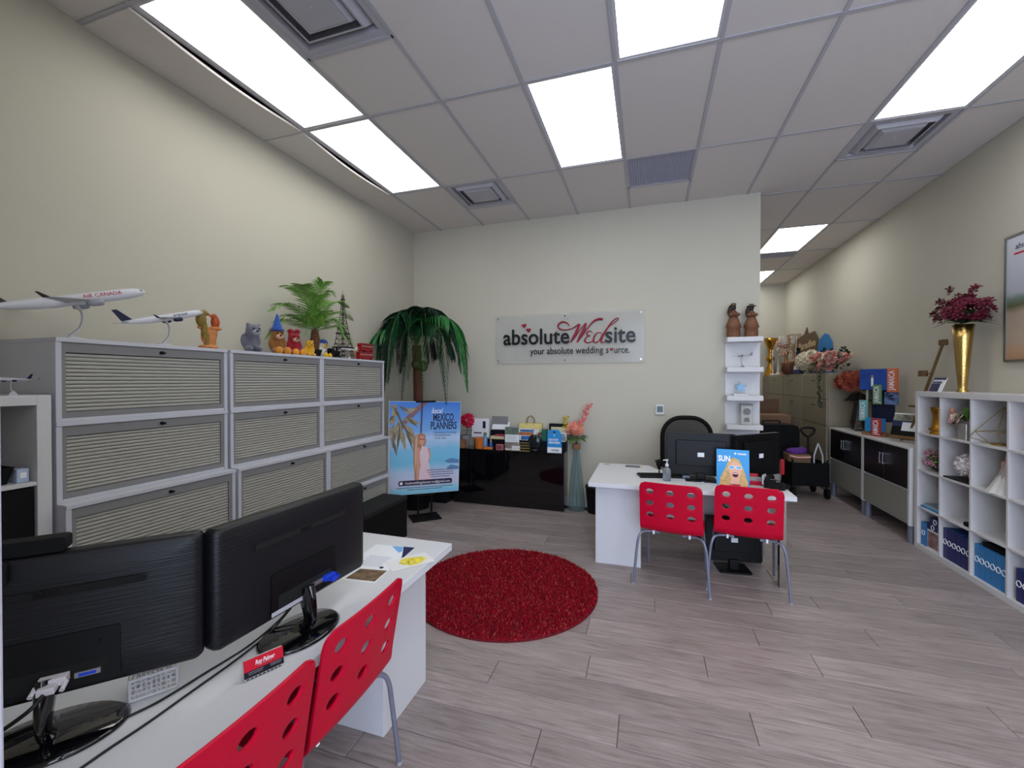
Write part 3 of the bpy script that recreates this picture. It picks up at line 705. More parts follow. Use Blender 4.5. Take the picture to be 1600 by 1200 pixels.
# ------------------------------------------------------------------ things standing on the shutter cabinets
ZC = 1.73
def blob(name, parts, m, parent, vox=.006, sm=4):
    mb = MB()
    for c, r, *M in parts: mb.ell(c, r, 14, 9, 0, M[0] if M else None)
    o = mb.build(name, m, parent); rm = o.modifiers.new('remesh', 'REMESH'); rm.mode = 'VOXEL'; rm.voxel_size = vox; rm.use_smooth_shade = True
    s = o.modifiers.new('smooth', 'SMOOTH'); s.factor = .5; s.iterations = sm
    return o
def airplane(label, loc, fwd_rz, pitch, L, tailm, engm, words, wordm, standh, cat='model airplane', standm=None, finlogo=None):
    t = thing('model_airplane', label, cat, loc, fwd_rz)
    r = L*.045; M = T(0, 0, standh) @ RY(-pitch)
    A = frame((0, 0, 0), (0, 1, 0), (0, 0, 1))             # lathe z -> forward x
    prof = [(.0, -.5), (.18, -.49), (.45, -.42), (.72, -.33), (.93, -.22), (1, -.12), (1, .34), (.92, .41), (.7, .46), (.4, .488), (.15, .498), (0, .5)]
    mb = MB()
    vs = []; fs = []; n = 18
    for q, x in prof:
        lift = .5*r*max(0, (-x-.15)/.35) if x < -.15 else 0
        for k in range(n): w = 2*PI*k/n; vs.append((x*L, q*r*math.cos(w), q*r*math.sin(w)+lift))
    for i in range(len(prof)-1):
        for k in range(n): fs.append((i*n+k, (i+1)*n+k, (i+1)*n+(k+1) % n, i*n+(k+1) % n))
    mb.add(vs, fs, 0, True, M); mb.build('fuselage', mat('plane_white', (206, 206, 214), .3), t)
    def wingp(root_x, span, chord, tipc, sweep, z, dih, th, side, name, m):
        y0 = .6*r*side; y1 = span*side; zt = z+dih
        a = [(root_x, y0, z), (root_x-chord, y0, z), (root_x-sweep-tipc, y1, zt), (root_x-sweep, y1, zt)]
        b = [(x, y, zz+th*(1 if i in (0, 1) else .4)) for i, (x, y, zz) in enumerate(a)]
        MB().add(a+b, [(0, 1, 2, 3), (7, 6, 5, 4)]+[(i, 4+i, 4+(i+1) % 4, (i+1) % 4) for i in range(4)], 0, False, M).build(name, m, t)
        return (root_x-sweep-tipc*.5, y1, zt)
    gw = mat('plane_wing_grey', (168, 170, 176), .35)
    for s in (-1, 1):
        tip = wingp(.13*L, .47*L, .17*L, .04*L, .36*L, -.45*r, .035*L, .012*L, s, 'wing', gw)
        MB().add([(tip[0]+.02*L, tip[1], tip[2]), (tip[0]-.02*L, tip[1], tip[2]), (tip[0]-.05*L, tip[1]+s*.012*L, tip[2]+.045*L), (tip[0]-.035*L, tip[1]+s*.012*L, tip[2]+.045*L)], [(0, 1, 2, 3)], 0, False, M).build('winglet', tailm, t)
        wingp(-.40*L, .16*L, .075*L, .03*L, .075*L, .35*r, .012*L, .006*L, s, 'tail_plane', gw)
        e = MB(); e.lathe([(.0, -.05*L), (.35*r, -.05*L), (.62*r, -.02*L), (.68*r, .03*L), (.6*r, .05*L), (.5*r, .052*L), (.45*r, .02*L)], 14, M=M @ T(.085*L, s*.16*L, -1.05*r) @ A)
        e.build('engine', engm, t)
    fin = [(-.34*L, .8*r), (-.46*L, .9*r), (-.515*L, .8*r+.155*L), (-.465*L, .8*r+.155*L)]
    MB().prism(fin, -.006*L, .006*L, M=M @ frame((0, 0, 0), (1, 0, 0), (0, 0, 1))).build('tail_fin', tailm, t)
    if words:
        for x, body, sz, m in words:                     # lettering on the side seen from the room (right side, -y)
            text(body, sz*r, M @ frame((x*L, -r*1.012, r*.32), (1, 0, 0), (0, 0, 1)), m, t, 'lettering', 'LEFT', .0004)
    g = MB(); n = 14
    for k in range(n): pass
    MB().prism([(.10*L, .25*r), (.34*L, .25*r), (.34*L, .42*r), (.10*L, .42*r)], -r*.99, r*.99, M=M @ frame((0, 0, 0), (1, 0, 0), (0, 0, 1))).build('window_band', mat('window_dark', (52, 54, 64), .3), t) if not words else None
    MB().prism([(.452*L, .20*r), (.475*L, .12*r), (.468*L, .42*r), (.45*L, .5*r)], -r*.62, r*.62, M=M @ frame((0, 0, 0), (1, 0, 0), (0, 0, 1))).build('cockpit_window', mat('window_dark', (52, 54, 64), .3), t)
    sm = standm or mat('stand_grey_white', (190, 190, 196), .35)
    path = smooth_path([(-.02*L, 0, .012), (.05*L, 0, standh*.35), (.06*L, 0, standh*.7), (.02*L, 0, standh-r*.8)], 5)
    MB().tube(path, [.02*L+.05*L*abs(i/(len(path)-1)-.55)**1.6 for i in range(len(path))], 10, flat=.35).build('stand_arm', sm, t)
    MB().lathe([(.12*L, 0), (.12*L, .004), (.06*L, .014), (.02*L, .02)], 24, sy=.45).build('stand_foot', sm, t)
    return t
M_maroon = mat('plane_tail_dark', (40, 26, 30), .35); M_tnavy = mat('plane_tail_navy', (16, 24, 62), .3); M_redp = mat('red_print', (190, 24, 40), .4)
airplane('large white model airliner with a dark tail on the cabinets', (-2.74, 1.37, ZC), PI/2-.22, .31, .62, M_maroon, mat('engine_grey', (150, 152, 162), .3), [(.06, 'AIR CANADA', .95, M_redp)], None, .20)
airplane('white model airliner with a navy and blue tail on the cabinets', (-2.70, 1.77, ZC), PI/2-.2, .30, .43, M_tnavy, mat('engine_navy', (20, 26, 58), .3), [(.1, 'transat', 1.4, M_navy)], None, .165)

# parrots
pr = thing('parrot_carving', 'carved pair of parrots touching beaks on a driftwood base', 'sculpture', (-2.68, 2.02, ZC), PI/2-.15)
M_pol = mat('parrot_olive', (128, 104, 36), .5, var=.35, vscale=50); M_por = mat('parrot_orange', (176, 74, 26), .5, var=.4, vscale=40); M_pw = mat('carved_wood', (190, 120, 62), .55, var=.25, vscale=30)
blob('base', [((0, 0, .012), (.06, .04, .016)), ((.01, 0, .05), (.035, .03, .06)), ((.025, 0, .10), (.028, .026, .05)), ((.04, 0, .135), (.042, .03, .014)), ((-.045, 0, .135), (.022, .018, .012)), ((-.02, 0, .09), (.024, .02, .06))], M_pw, pr, .005)
blob('olive_parrot', [((-.048, -.01, .185), (.03, .026, .05), RY(0)), ((-.03, -.01, .225), (.022, .02, .022)), ((-.008, -.01, .22), (.014, .009, .009)), ((-.03, -.012, .12), (.02, .018, .06)), ((-.012, -.014, .05), (.016, .012, .06))], M_pol, pr, .005)
blob('orange_parrot', [((.042, .0, .175), (.026, .024, .042)), ((.034, 0, .212), (.019, .018, .019)), ((.015, 0, .214), (.012, .008, .008))], M_por, pr, .005)

# generic plush toys
def plush(label, loc, rz, s, body, face=None, paws=None, lean=0, top=None, extra=None, legs=True):
    t = thing('plush_toy', label, 'plush toy', loc, rz, 'plush toys in a row on the cabinets'); M = Matrix.Scale(s, 4)
    hx = lean; P = [((0, 0, .5), (.36, .34, .46)), ((hx, 0, 1.08), (.36, .36, .34)), ((hx, .26, 1.36), (.11, .1, .13)), ((hx, -.26, 1.36), (.11, .1, .13)),
                    ((.14, .36, .62), (.15, .13, .32)), ((.14, -.36, .62), (.15, .13, .32))]
    if legs: P += [((.42, .22, .17), (.42, .16, .17)), ((.42, -.22, .17), (.42, .16, .17))]
    blob('body', [(tuple(q*s for q in c), tuple(q*s for q in r)) for c, r in P], body, t, .012*max(s/.12, .6)*.8)
    f = face or body
    MB().ell((s*(hx+.27), 0, s*.98), (s*.17, s*.19, s*.14), 14, 9).build('muzzle', f, t)
    MB().ell((s*(hx+.43), 0, s*1.03), (s*.05, s*.07, s*.05), 10, 7).build('nose', M_black, t)
    for q in (-1, 1): MB().ell((s*(hx+.32), q*s*.13, s*1.17), s*.045, 8, 6).build('eye', M_black, t)
    if paws:
        for q in (-1, 1): MB().ell((s*.82, q*s*.22, s*.2), (s*.13, s*.2, s*.22), 12, 8).build('foot', paws, t)
    return t, s, hx
def fuzz(n, c): return mat(n, c, .95, var=.12, vscale=90, bump=.5, bscale=260, sheen=.3)
plush('grey plush toy slumped forward, leftmost of the plush row', tuple(atx(390, 545, -2.76))[:2]+(ZC,), -.3, .145, fuzz('plush_grey', (104, 104, 116)), fuzz('plush_pale', (150, 150, 162)), None, .42)
pt, s, hx = plush('brown plush bear wearing a pointed blue hat', tuple(atx(432, 548, -2.80))[:2]+(ZC,), -.35, .145, fuzz('plush_brown', (134, 84, 34)), fuzz('plush_tan', (206, 160, 130)), fuzz('plush_amber', (196, 124, 30)), .1)
MB().lathe([(.32*s, 1.30*s), (.33*s, 1.36*s), (.26*s, 1.5*s), (.12*s, 1.95*s), (.05*s, 2.2*s), (0, 2.24*s)], 20, (hx*s, 0, 0)).build('pointed_hat', fuzz('plush_blue', (34, 82, 160)), pt)
MB().lathe([(.345*s, 1.28*s), (.355*s, 1.33*s), (.345*s, 1.38*s), (.32*s, 1.38*s)], 20, (hx*s, 0, 0)).build('hat_band', fuzz('plush_blue_dark', (24, 58, 120)), pt)
pt, s, hx = plush('plush bear in red with a red bow on its head', tuple(atx(458, 549, -2.80))[:2]+(ZC,), -.35, .135, fuzz('plush_red', (150, 18, 34)), MATS['plush_tan'], fuzz('plush_orange', (216, 140, 24)), .12)
for q in (-1, 1): MB().ell((hx*s, q*.2*s, 1.5*s), (.1*s, .2*s, .15*s), 12, 8, 0).build('bow_loop', MATS['plush_red'], pt)
MB().ell((hx*s+.03*s, 0, 1.48*s), .08*s, 10, 7).build('bow_knot', MATS['plush_red'], pt)
plush('small yellow plush bear between the red one and the capped one', tuple(atx(482, 551, -2.76))[:2]+(ZC,), -.35, .098, fuzz('plush_yellow', (224, 168, 34)), None, None, .2)
pt, s, hx = plush('white plush bear with a blue cap and big yellow feet', tuple(atx(503, 553, -2.78))[:2]+(ZC,), -.2, .108, fuzz('plush_white', (206, 202, 190)), fuzz('plush_yellow2', (226, 180, 20)), MATS['plush_yellow2'], .12)
MB().lathe([(.38*s, 1.22*s), (.37*s, 1.36*s), (.26*s, 1.5*s), (0, 1.55*s)], 18, (hx*s, 0, 0)).build('cap', fuzz('cap_blue', (36, 66, 130)), pt)
MB().prism([(.2*s, -.22*s), (.62*s, -.12*s), (.62*s, .12*s), (.2*s, .22*s)], 1.24*s, 1.28*s).build('cap_peak', MATS['cap_blue'], pt)

# ------------------------------------------------------------------ palms
def frond_mesh(path, ll, lw, n, droop, m, rs=.006, tipf=.35, side_spread=1.0, rnd=None, clamp=None):
    rnd = rnd or R_; mb = MB(); P = smooth_path(path, 6); N = len(P)-1
    mb.tube(P, [rs*(1-.75*i/N) for i in range(N+1)], 5, 1)
    hz = P[-1]-P[0]; hz.z = 0; fsd = hz.cross(Vector((0, 0, 1))).normalized() if hz.length > .01 else Vector((1, 0, 0))
    for i in range(n):
        t = .12+.88*i/(n-1); k = min(N-1, int(t*N)); p = P[k].lerp(P[k+1], t*N-k); d = (P[min(N, k+1)]-P[max(0, k-1)]).normalized()
        sd = fsd
        L = ll*(math.sin(PI*min(1, .18+t*.72))**.7)*(1 if t < .8 else 1-(t-.8)*(1-tipf)/.2)*rnd.uniform(.88, 1.1)
        for s in (-1, 1):
            v = (sd*s*side_spread*(1 if d.z > -.5 else .55)+d*(.75 if d.z > -.5 else 1.1)+Vector((0, 0, .15))).normalized(); q = p.copy(); pts = [q.copy()]
            for j in range(4):
                v = (v+Vector((rnd.uniform(-.05, .05), rnd.uniform(-.05, .05), -droop))).normalized(); q = q+v*L/4; pts.append(q.copy())
            w = v.cross(sd).normalized() if v.cross(sd).length > .1 else Vector((0, 0, 1))
            wd = (d if d.z > -.5 else (d+sd.cross(d)*.8).normalized())*lw
            vs = []
            for j, q in enumerate(pts):
                f = (.55, 1, .9, .6, .05)[j]; vs += [q+wd*f*.5, q-wd*f*.5]
            mb.add(vs, [(2*j, 2*j+1, 2*j+3, 2*j+2) for j in range(4)], 0, True)
    if clamp: mb.v = [(max(clamp[0], x), min(clamp[1], y), z) for x, y, z in mb.v]
    return mb.mesh('frond', [m, mat('frond_stem', (74, 96, 40), .5)])
rp = random.Random(3)
pc = aty(651, 545, 4.55); pcx = pc.x
bp = thing('artificial_palm', 'tall artificial palm tree with drooping fronds in the corner', 'palm tree', (pcx, 4.55, 0))
M_pg = [mat('palm_green_a', (22, 62, 36), .42, var=.35, vscale=12), mat('palm_green_b', (34, 104, 46), .42, var=.35, vscale=12), mat('palm_green_c', (14, 42, 30), .42, var=.3, vscale=12)]
tr = [(.0, 0, .25), (.01, .0, .8), (.02, 0, 1.4), (.0, 0, 1.95)]
MB().tube(smooth_path(tr, 8), .055, 12).build('trunk', mat('palm_trunk', (84, 48, 34), .8, var=.4, vscale=20, stretch=(6, 6, .6), bump=.6, bscale=40), bp)
MB().lathe([(.14, 0), (.18, .30), (.19, .32), (.17, .32), (.15, .27), (0, .27)], 22).build('pot', M_blackm, bp)
ct = Vector((0, 0, 1.93))
for az, reach, rise, dropz, mi in [(-8, .66, .40, -.52, 1), (12, .50, .42, -.30, 0), (-28, .56, .28, -.66, 0), (-52, .50, .36, -.50, 1), (-72, .44, .46, -.40, 0), (-95, .50, .44, -.42, 0), (-115, .46, .38, -.62, 2),
                                    (-138, .44, .38, -.34, 1), (-158, .36, .34, -.60, 2), (-128, .54, .26, -.30, 1), (-85, .36, .30, -.62, 2), (40, .42, .46, -.1, 2), (80, .36, .40, -.1, 2), (-40, .38, .50, -.2, 2), (165, .26, .42, -.3, 2), (0, .44, .50, -.05, 2)]:
    a = math.radians(az); u = Vector((math.cos(a), math.sin(a), 0))
    path = [ct, ct+u*reach*.28+Vector((0, 0, rise*.8)), ct+u*reach*.66+Vector((0, 0, rise*.82)), ct+u*reach*.95+Vector((0, 0, rise*.2)), ct+u*reach*1.08+Vector((0, 0, dropz*.95))]
    link('frond', frond_mesh(path, .33, .017, 56, .36, M_pg[mi], rnd=rp, clamp=(XL+.02-pcx, YB-.02-4.55)), bp)
for k, (x, y, z) in enumerate([(.10, -.02, 1.70), (.05, -.10, 1.72)]):
    o = MB().ell((x, y, z), (.058, .058, .066), 16, 10).build('coconut', mat('coconut_green', (62, 62, 26), .5, var=.3), bp)
# small palm on the cabinets
spp = atx(492, 548, -2.80)
sp = thing('potted_palm', 'small bright green palm plant standing on the cabinets', 'potted plant', (spp.x, spp.y, ZC))
MB().lathe([(.045, 0), (.06, .07), (.055, .07), (.0, .06)], 16).build('pot', M_blackm, sp)
MB().tube([(0, 0, .05), (.004, 0, .16), (0, 0, .24)], [.035, .04, .028], 10).build('trunk', mat('palm_trunk_small', (92, 60, 34), .85, var=.5, vscale=60, bump=.8, bscale=80), sp)
M_sg = mat('palm_bright', (104, 150, 58), .45, var=.3, vscale=20); c0 = Vector((0, 0, .23))
for az, reach, zz, dr in [(-100, .40, .20, -.08), (-80, .34, .34, -.02), (-130, .36, .12, -.14), (-60, .26, .36, 0), (80, .42, .22, -.06), (100, .44, .14, -.14), (60, .34, .30, -.04), (20, .22, .36, -.02), (-20, .24, .30, -.08), (120, .26, .3, 0), (0, .18, .42, 0), (40, .3, .12, -.16), (-45, .34, .10, -.16), (88, .46, .08, -.18), (-95, .44, .06, -.16), (-10, .26, .16, -.14)]:
    a = math.radians(az); u = Vector((math.cos(a), math.sin(a), 0)); u.x *= .55
    path = [c0, c0+u*reach*.35+Vector((0, 0, zz*.75)), c0+u*reach*.75+Vector((0, 0, zz)), c0+u*reach*1.1+Vector((0, 0, zz+dr))]
    link('frond', frond_mesh(path, .12, .012, 30, .13, M_sg, .003, rnd=rp), sp)

# ------------------------------------------------------------------ lattice tower, red buses, small model
tp = atx(536, 553, -2.74)
tw = thing('tower_model', 'dark lattice tower souvenir on the cabinets beside the palm', 'tower model', (tp.x, tp.y, ZC))
M_tow = mat('tower_bronze', (58, 54, 48), .45, .5)
TH = .60
def tw_w(z): q = z/TH; return .066*(1-q)**1.7+.009
zs_ = [TH*q for q in (0, .06, .12, .18, .24, .32, .40, .48, .56, .65, .74, .83, .92, 1)]
mb = MB()
for sx, sy in ((1, 1), (1, -1), (-1, 1), (-1, -1)):
    mb.tube([(sx*tw_w(z), sy*tw_w(z), z) for z in zs_], [.006-.004*z/TH for z in zs_], 4)
mb.build('corner_rib', M_tow, tw)
mb = MB()
for a, b in zip(zs_, zs_[1:]):
    for (p, q) in (((1, 1), (1, -1)), ((1, -1), (-1, -1)), ((-1, -1), (-1, 1)), ((-1, 1), (1, 1))):
        wa, wb = tw_w(a), tw_w(b)
        mb.tube([(p[0]*wa, p[1]*wa, a), (q[0]*wb, q[1]*wb, b)], .0018, 4); mb.tube([(q[0]*wa, q[1]*wa, a), (p[0]*wb, p[1]*wb, b)], .0018, 4); mb.tube([(p[0]*wb, p[1]*wb, b), (q[0]*wb, q[1]*wb, b)], .0018, 4)
mb.build('lattice', M_tow, tw)
for z, e in ((.18*TH, .014), (.40*TH, .010), (.93*TH, .006)): w_ = tw_w(z)+e; MB().box((-w_, -w_, z-.005), (w_, w_, z+.006)).build('platform', M_tow, tw, .001)
MB().tube([(0, 0, TH), (0, 0, TH+.05)], [.006, .002], 8).build('spire', mat('tower_tip', (150, 148, 142), .4, .4), tw)
M_bus = mat('bus_red', (150, 16, 26), .3)
def bus(label, px, z, rz, s=1):
    p = atx(px, 555, -2.70); t = thing('bus_model', label, 'model bus', (p.x, p.y, z), rz, 'red model buses')
    L, W_, H_ = .17*s, .055*s, .085*s
    MB().prism(rrect(L, H_-.01, .008, cy=H_/2+.006), -W_/2, W_/2, M=XZ).build('body', M_bus, t, .002)
    for zz in (.034, .064):
        mb = MB()
        for i in range(6): mb.box((-L/2+.014+i*.026*s, -W_/2-.0012, (zz)*s), (-L/2+.034*s+.004+i*.026*s-.006*s, W_/2+.0012, (zz+.014)*s))
        mb.build('window_row', mat('window_dark', (52, 54, 64), .3), t)
    MB().box((-L/2+.002, -W_/2-.001, .054*s), (L/2-.002, W_/2+.001, .059*s)).build('stripe', mat('bus_cream', (196, 160, 110), .5), t)
    for x in (-L*.3, L*.3):
        for y in (-1, 1): MB().tube([(x, y*W_*.36, .012), (x, y*W_*.52, .012)], .012, 12).build('wheel', M_black, t)
    return t
bus('red model double decker bus on the cabinets, lower of two', 570, ZC, PI/2-.2)
bus('red model double decker bus stacked on the lower one', 571, ZC+.081, PI/2-.08)
airplane('tiny white model plane on a stand in front of the tower', tuple(atx(546, 552, -2.665))[:2]+(ZC,), PI/2+2.8, .05, .17, mat('plane_white', (206, 206, 214), .3), mat('plane_white', (206, 206, 214), .3), None, None, .09)
lp = atx(522, 551, -2.70); t = thing('locomotive_model', 'small dark model locomotive beside the plush toys', 'model train', (lp.x, lp.y, ZC), PI/2)
mb = MB(); mb.tube([(-.02, 0, .05), (.055, 0, .05)], .022, 14); mb.build('boiler', M_blackm, t); MB().box((-.06, -.025, .015), (-.02, .025, .085)).build('cab', M_blackm, t, .003); MB().tube([(.035, 0, .065), (.035, 0, .1)], .008, 8).build('chimney', M_blackm, t); MB().box((-.062, -.022, .012), (.06, .022, .028)).build('chassis', M_blackm, t, .002)
for x in (-.04, 0, .04):
    for y in (-.024, .024): MB().tube([(x, y-.003, .014), (x, y+.003, .014)], .014, 12).build('wheel', M_black, t)
sh = atx(556, 540, -2.84); t = tag(MB().lathe([(0, 0), (.03, .005), (.045, .03), (.05, .07), (.04, .11), (.02, .135), (0, .14)], 12).build('seashell', mat('shell_tan', (190, 158, 118), .6, var=.25, vscale=40), None, 0, (sh.x, sh.y, ZC)), 'tan seashell behind the red model buses', 'seashell')

# models on the left bookcase
airplane('small white model plane on the left bookcase', (-2.80, 1.02, 1.464), PI/2+.3, .04, .24, mat('plane_white', (206, 206, 214), .3), M_navy, [(-.1, 'AIR', 1.2, M_navy)], None, .10)
airplane('small silver model plane with a dark tail on the left bookcase', (-2.68, 1.135, 1.464), -PI/2+.3, .05, .15, M_tnavy, M_navy, None, None, .07)

# ------------------------------------------------------------------ poster on a floor stand
BL, BR = Vector((-2.66, 3.966, 0)), Vector((-2.065, 4.50, 0)); rzp = math.atan2(BR.y-BL.y, BR.x-BL.x); bc = (BL+BR)/2
ps = thing('poster_stand', 'wedding planner beach poster on a black floor stand', 'poster', (bc.x, bc.y, 0), rzp)
W_, PZ0, PZ1 = .80, .273, 1.297
PM = frame((0, -.012, (PZ0+PZ1)/2), (1, 0, 0), (0, 0, 1)) @ RZ(-.03)       # board plane: x right, y up, z towards viewer
bd = MB().prism([(-.4, -.51), (.4, -.51), (.4, .51), (-.4, .51)], -.006, 0, M=PM).build('board', M_paper, ps)
def grad(name, stops, axis='Z', rough=.35, lo=0, hi=1):
    m = bpy.data.materials.new(name); m.use_nodes = True; nt = m.node_tree; L = nt.links; tc = nt.nodes.new('ShaderNodeTexCoord'); sx = nt.nodes.new('ShaderNodeSeparateXYZ')
    L.new(tc.outputs['Generated'], sx.inputs[0]); cr = nt.nodes.new('ShaderNodeValToRGB'); e = cr.color_ramp.elements
    nz = nt.nodes.new('ShaderNodeTexNoise'); nz.inputs['Scale'].default_value = 6; nz.inputs['Detail'].default_value = 4; L.new(tc.outputs['Object'], nz.inputs['Vector'])
    ma = nt.nodes.new('ShaderNodeMath'); ma.operation = 'MULTIPLY_ADD'; ma.inputs[1].default_value = .08; L.new(nz.outputs[0], ma.inputs[0]); L.new(sx.outputs[axis], ma.inputs[2])
    e[0].position = stops[0][0]; e[0].color = lin(stops[0][1]); e[1].position = stops[-1][0]; e[1].color = lin(stops[-1][1])
    for p, c in stops[1:-1]: k = e.new(p); k.color = lin(c)
    L.new(ma.outputs[0], cr.inputs[0]); L.new(cr.outputs[0], nt.nodes['Principled BSDF'].inputs['Base Color']); nt.nodes['Principled BSDF'].inputs['Roughness'].default_value = rough
    return m
pic = MB().prism([(-.397, -.507), (.397, -.507), (.397, .507), (-.397, .507)], 0, .0008, M=PM).build('printed_picture', grad('poster_sea_sky', [(0, (92, 176, 216)), (.1, (140, 200, 226)), (.16, (196, 196, 220)), (.28, (176, 196, 224)), (.38, (110, 186, 222)), (.52, (120, 186, 224)), (.56, (150, 190, 226)), (.64, (176, 200, 232)), (.72, (110, 164, 226)), (1, (52, 118, 206))]), ps)
def pp(pts, m, name, z=.0012, par=None): return MB().poly([(x, y, z) for x, y in pts], 0, PM).build(name, m, par or pic)
M_ptr = mat('print_trunk', (120, 92, 104), .5); M_pfr = mat('print_frond', (150, 136, 112), .5, var=.35, vscale=40); M_psk = mat('print_skin', (206, 150, 130), .5); M_phair = mat('print_hair', (172, 122, 96), .5, var=.2, vscale=40); M_pdr = mat('print_dress', (222, 196, 206), .5); M_ptx = mat('print_navy', (26, 28, 60), .5)
pp([(-.05, .507), (.03, .507), (-.20, .28), (-.28, .16), (-.31, .17), (-.23, .33)], M_ptr, 'printed_trunk')
pp([(-.055, .507), (-.035, .507), (-.045, .05), (-.06, .05)], mat('print_pole', (60, 54, 84), .5), 'printed_pole', .0016)
for (x, y, a, l) in [(-.3, .32, 200, .16), (-.28, .33, 255, .28), (-.3, .3, 285, .36), (-.27, .3, 310, .3), (-.26, .33, 340, .22), (-.33, .28, 240, .2), (-.30, .42, 150, .1), (-.25, .38, 20, .16), (-.33, .46, 260, .16), (-.2, .2, 300, .3), (-.35, .2, 270, .2)]:
    a = math.radians(a); u = Vector((math.cos(a), math.sin(a))); v = Vector((-u.y, u.x)); o = Vector((x, y)); q = [o, o+u*l*.5+v*.035, o+u*l, o+u*l*.5-v*.03]
    q = [Vector((max(-.396, min(.396, p.x)), max(-.5, min(.5, p.y)))) for p in q]; pp([tuple(p) for p in q], M_pfr, 'printed_frond', .0014)
pp([(-.10, -.40), (-.125, -.15), (-.13, .05), (-.10, .14), (-.05, .165), (0, .14), (.01, .06), (-.03, -.05), (-.04, -.2), (-.06, -.40)], M_phair, 'printed_hair', .0018)
for (x, y, a, l) in [(-.36, .46, 300, .2), (-.3, .46, 330, .14), (-.34, .36, 225, .1), (-.28, .25, 265, .3), (-.24, .27, 290, .34), (-.36, .12, 285, .22), (-.31, .36, 300, .24), (-.22, .34, 320, .18)]:
    a = math.radians(a); u = Vector((math.cos(a), math.sin(a))); v = Vector((-u.y, u.x)); o = Vector((x, y)); q = [o, o+u*l*.45+v*.018, o+u*l, o+u*l*.45-v*.016]
    pp([(max(-.396, min(.396, p.x)), p.y) for p in q], mat('print_frond_dark', (96, 92, 70), .5, var=.3, vscale=50), 'printed_frond', .0016)
pp([(-.062, .102), (-.008, .096), (-.008, .085), (-.06, .088)], mat('print_shades', (150, 84, 84), .5), 'printed_sunglasses', .0026)
pp([(.028, -.01), (.05, -.01), (.068, -.09), (.05, -.17), (.038, -.165), (.05, -.09)], M_psk, 'printed_arm', .0026)
pp([(-.11, .10), (-.085, .14), (-.09, -.1), (-.105, -.3), (-.115, -.1)], mat('print_hair_light', (206, 164, 134), .5), 'printed_hair', .0026)
pp([(-.055, .13), (-.015, .12), (-.005, .06), (-.025, .02), (-.055, .03), (-.065, .08)], M_psk, 'printed_face', .0022)
pp([(-.035, .02), (.03, .0), (.05, -.07), (.045, -.16), (.07, -.28), (.10, -.40), (-.08, -.40), (-.045, -.2), (-.06, -.06)], M_pdr, 'printed_dress', .0020)
pp([(-.09, -.0), (-.06, .0), (-.05, -.18), (-.06, -.36), (-.085, -.36), (-.095, -.16)], M_psk, 'printed_arm', .0024)
for k in range(3): pp([(.22+.03*k, -.16-.075*k), (.3, -.13-.075*k), (.395, -.15-.075*k), (.395, -.19-.07*k), (.27, -.185-.075*k)], mat('print_sea_dark', (86, 128, 176), .5), 'printed_wave', .0012) if k < 2 else None  # printed waves in a flat darker blue
def ptext(s, x, y, size, m, w=None, **k): return text(s, size, PM @ T(x, y, .0016), m, ps, 'lettering', width=w, ext=.0003, **k)
ptext('local', .12, .405, .09, M_wink, .13, shear=.35); ptext('MEXICO', .20, .33, .118, M_ptx, .235, bold=.003); ptext('PLANNERS', .205, .238, .118, M_ptx, .30, bold=.003)
ptext('• Destination Knowledge', .22, .165, .034, M_ptx, .27); ptext('• Personal Service', .19, .132, .034, M_ptx, .20); ptext('• Great Value', .165, .10, .034, M_ptx, .14)
for k in range(4): pp([(.02+.015*k, -.25-.025*k), (.33-.04*(k == 3), -.25-.025*k), (.33-.04*(k == 3), -.258-.025*k), (.02+.015*k, -.258-.025*k)], mat('print_mauve', (120, 84, 120), .5), 'printed_small_text', .0026)
MB().prism(rrect(.60, .056, .02, cx=.02, cy=-.385), 0, .0026, M=PM).build('email_bar', mat('print_plum', (44, 26, 66), .45), ps)
text('localweddingplanner.mx@gmail.com', .036, PM @ T(.045, -.386, .0032), M_wink, ps, width=.50, ext=.0002); MB().tube([(0, 0, .0026), (0, 0, .0034)], .016, 14, M=PM @ T(-.25, -.385, 0)).build('email_badge', M_wink, ps)
for k in range(2): pp([(-.3+.12*k, -.435-.022*k), (.33-.12*k, -.435-.022*k), (.33-.12*k, -.441-.022*k), (-.3+.12*k, -.441-.022*k)], M_ptx, 'printed_small_text', .0014)
for x in (-.075, .075): MB().tube([(x, .006, .01), (x, .006, PZ1+.0 if x < 0 else PZ0+.12)], .011, 10).build('post', M_blackm, ps)
MB().box((-.10, -.02, PZ1-.012), (.12, .012, PZ1+.006)).build('top_clip', M_blackm, ps, .002); MB().box((-.11, -.024, PZ0-.02), (.11, .016, PZ0-.002)).build('bottom_clip', M_blackm, ps, .002)
MB().box((-.16, -.13, 0), (.16, .13, .012)).build('base_plate', M_blackm, ps, .003)
# ------------------------------------------------------------------ wall sign
sgn = thing('wall_sign', 'clear acrylic company sign with black and red lettering', 'sign', (0, YB, 0))
YS = -.026
MB().box((-1.852, YS, 1.743), (-.044, YS+.006, 2.347)).build('acrylic_panel', mat('acrylic_sheet', (206, 206, 202), .12, alpha=.32), sgn)
for x in (-1.82, -.96, -.075):
    for z in (1.775, 2.315): MB().tube([(x, 0, z), (x, YS-.012, z)], .009, 12).build('standoff', M_chrome, sgn)
def SP(zx, zy): v = aty(740+zx*.1875, 460+zy*.1875, YB+YS-.008); return Vector((v.x, YS-.008, v.z))
M_sblk = mat('sign_black', (14, 13, 16), .35); M_swine = mat('sign_wine', (140, 14, 40), .35)
def stext(s, x0, x1, zmid, size, m, bold=.0):
    a, b = SP(x0, zmid), SP(x1, zmid)
    return text(s, size, frame(((a.x+b.x)/2, YS-.012, (a.z+b.z)/2), (1, 0, 0), (0, 0, 1)), m, sgn, 'lettering', width=abs(b.x-a.x), ext=.005, bold=bold)
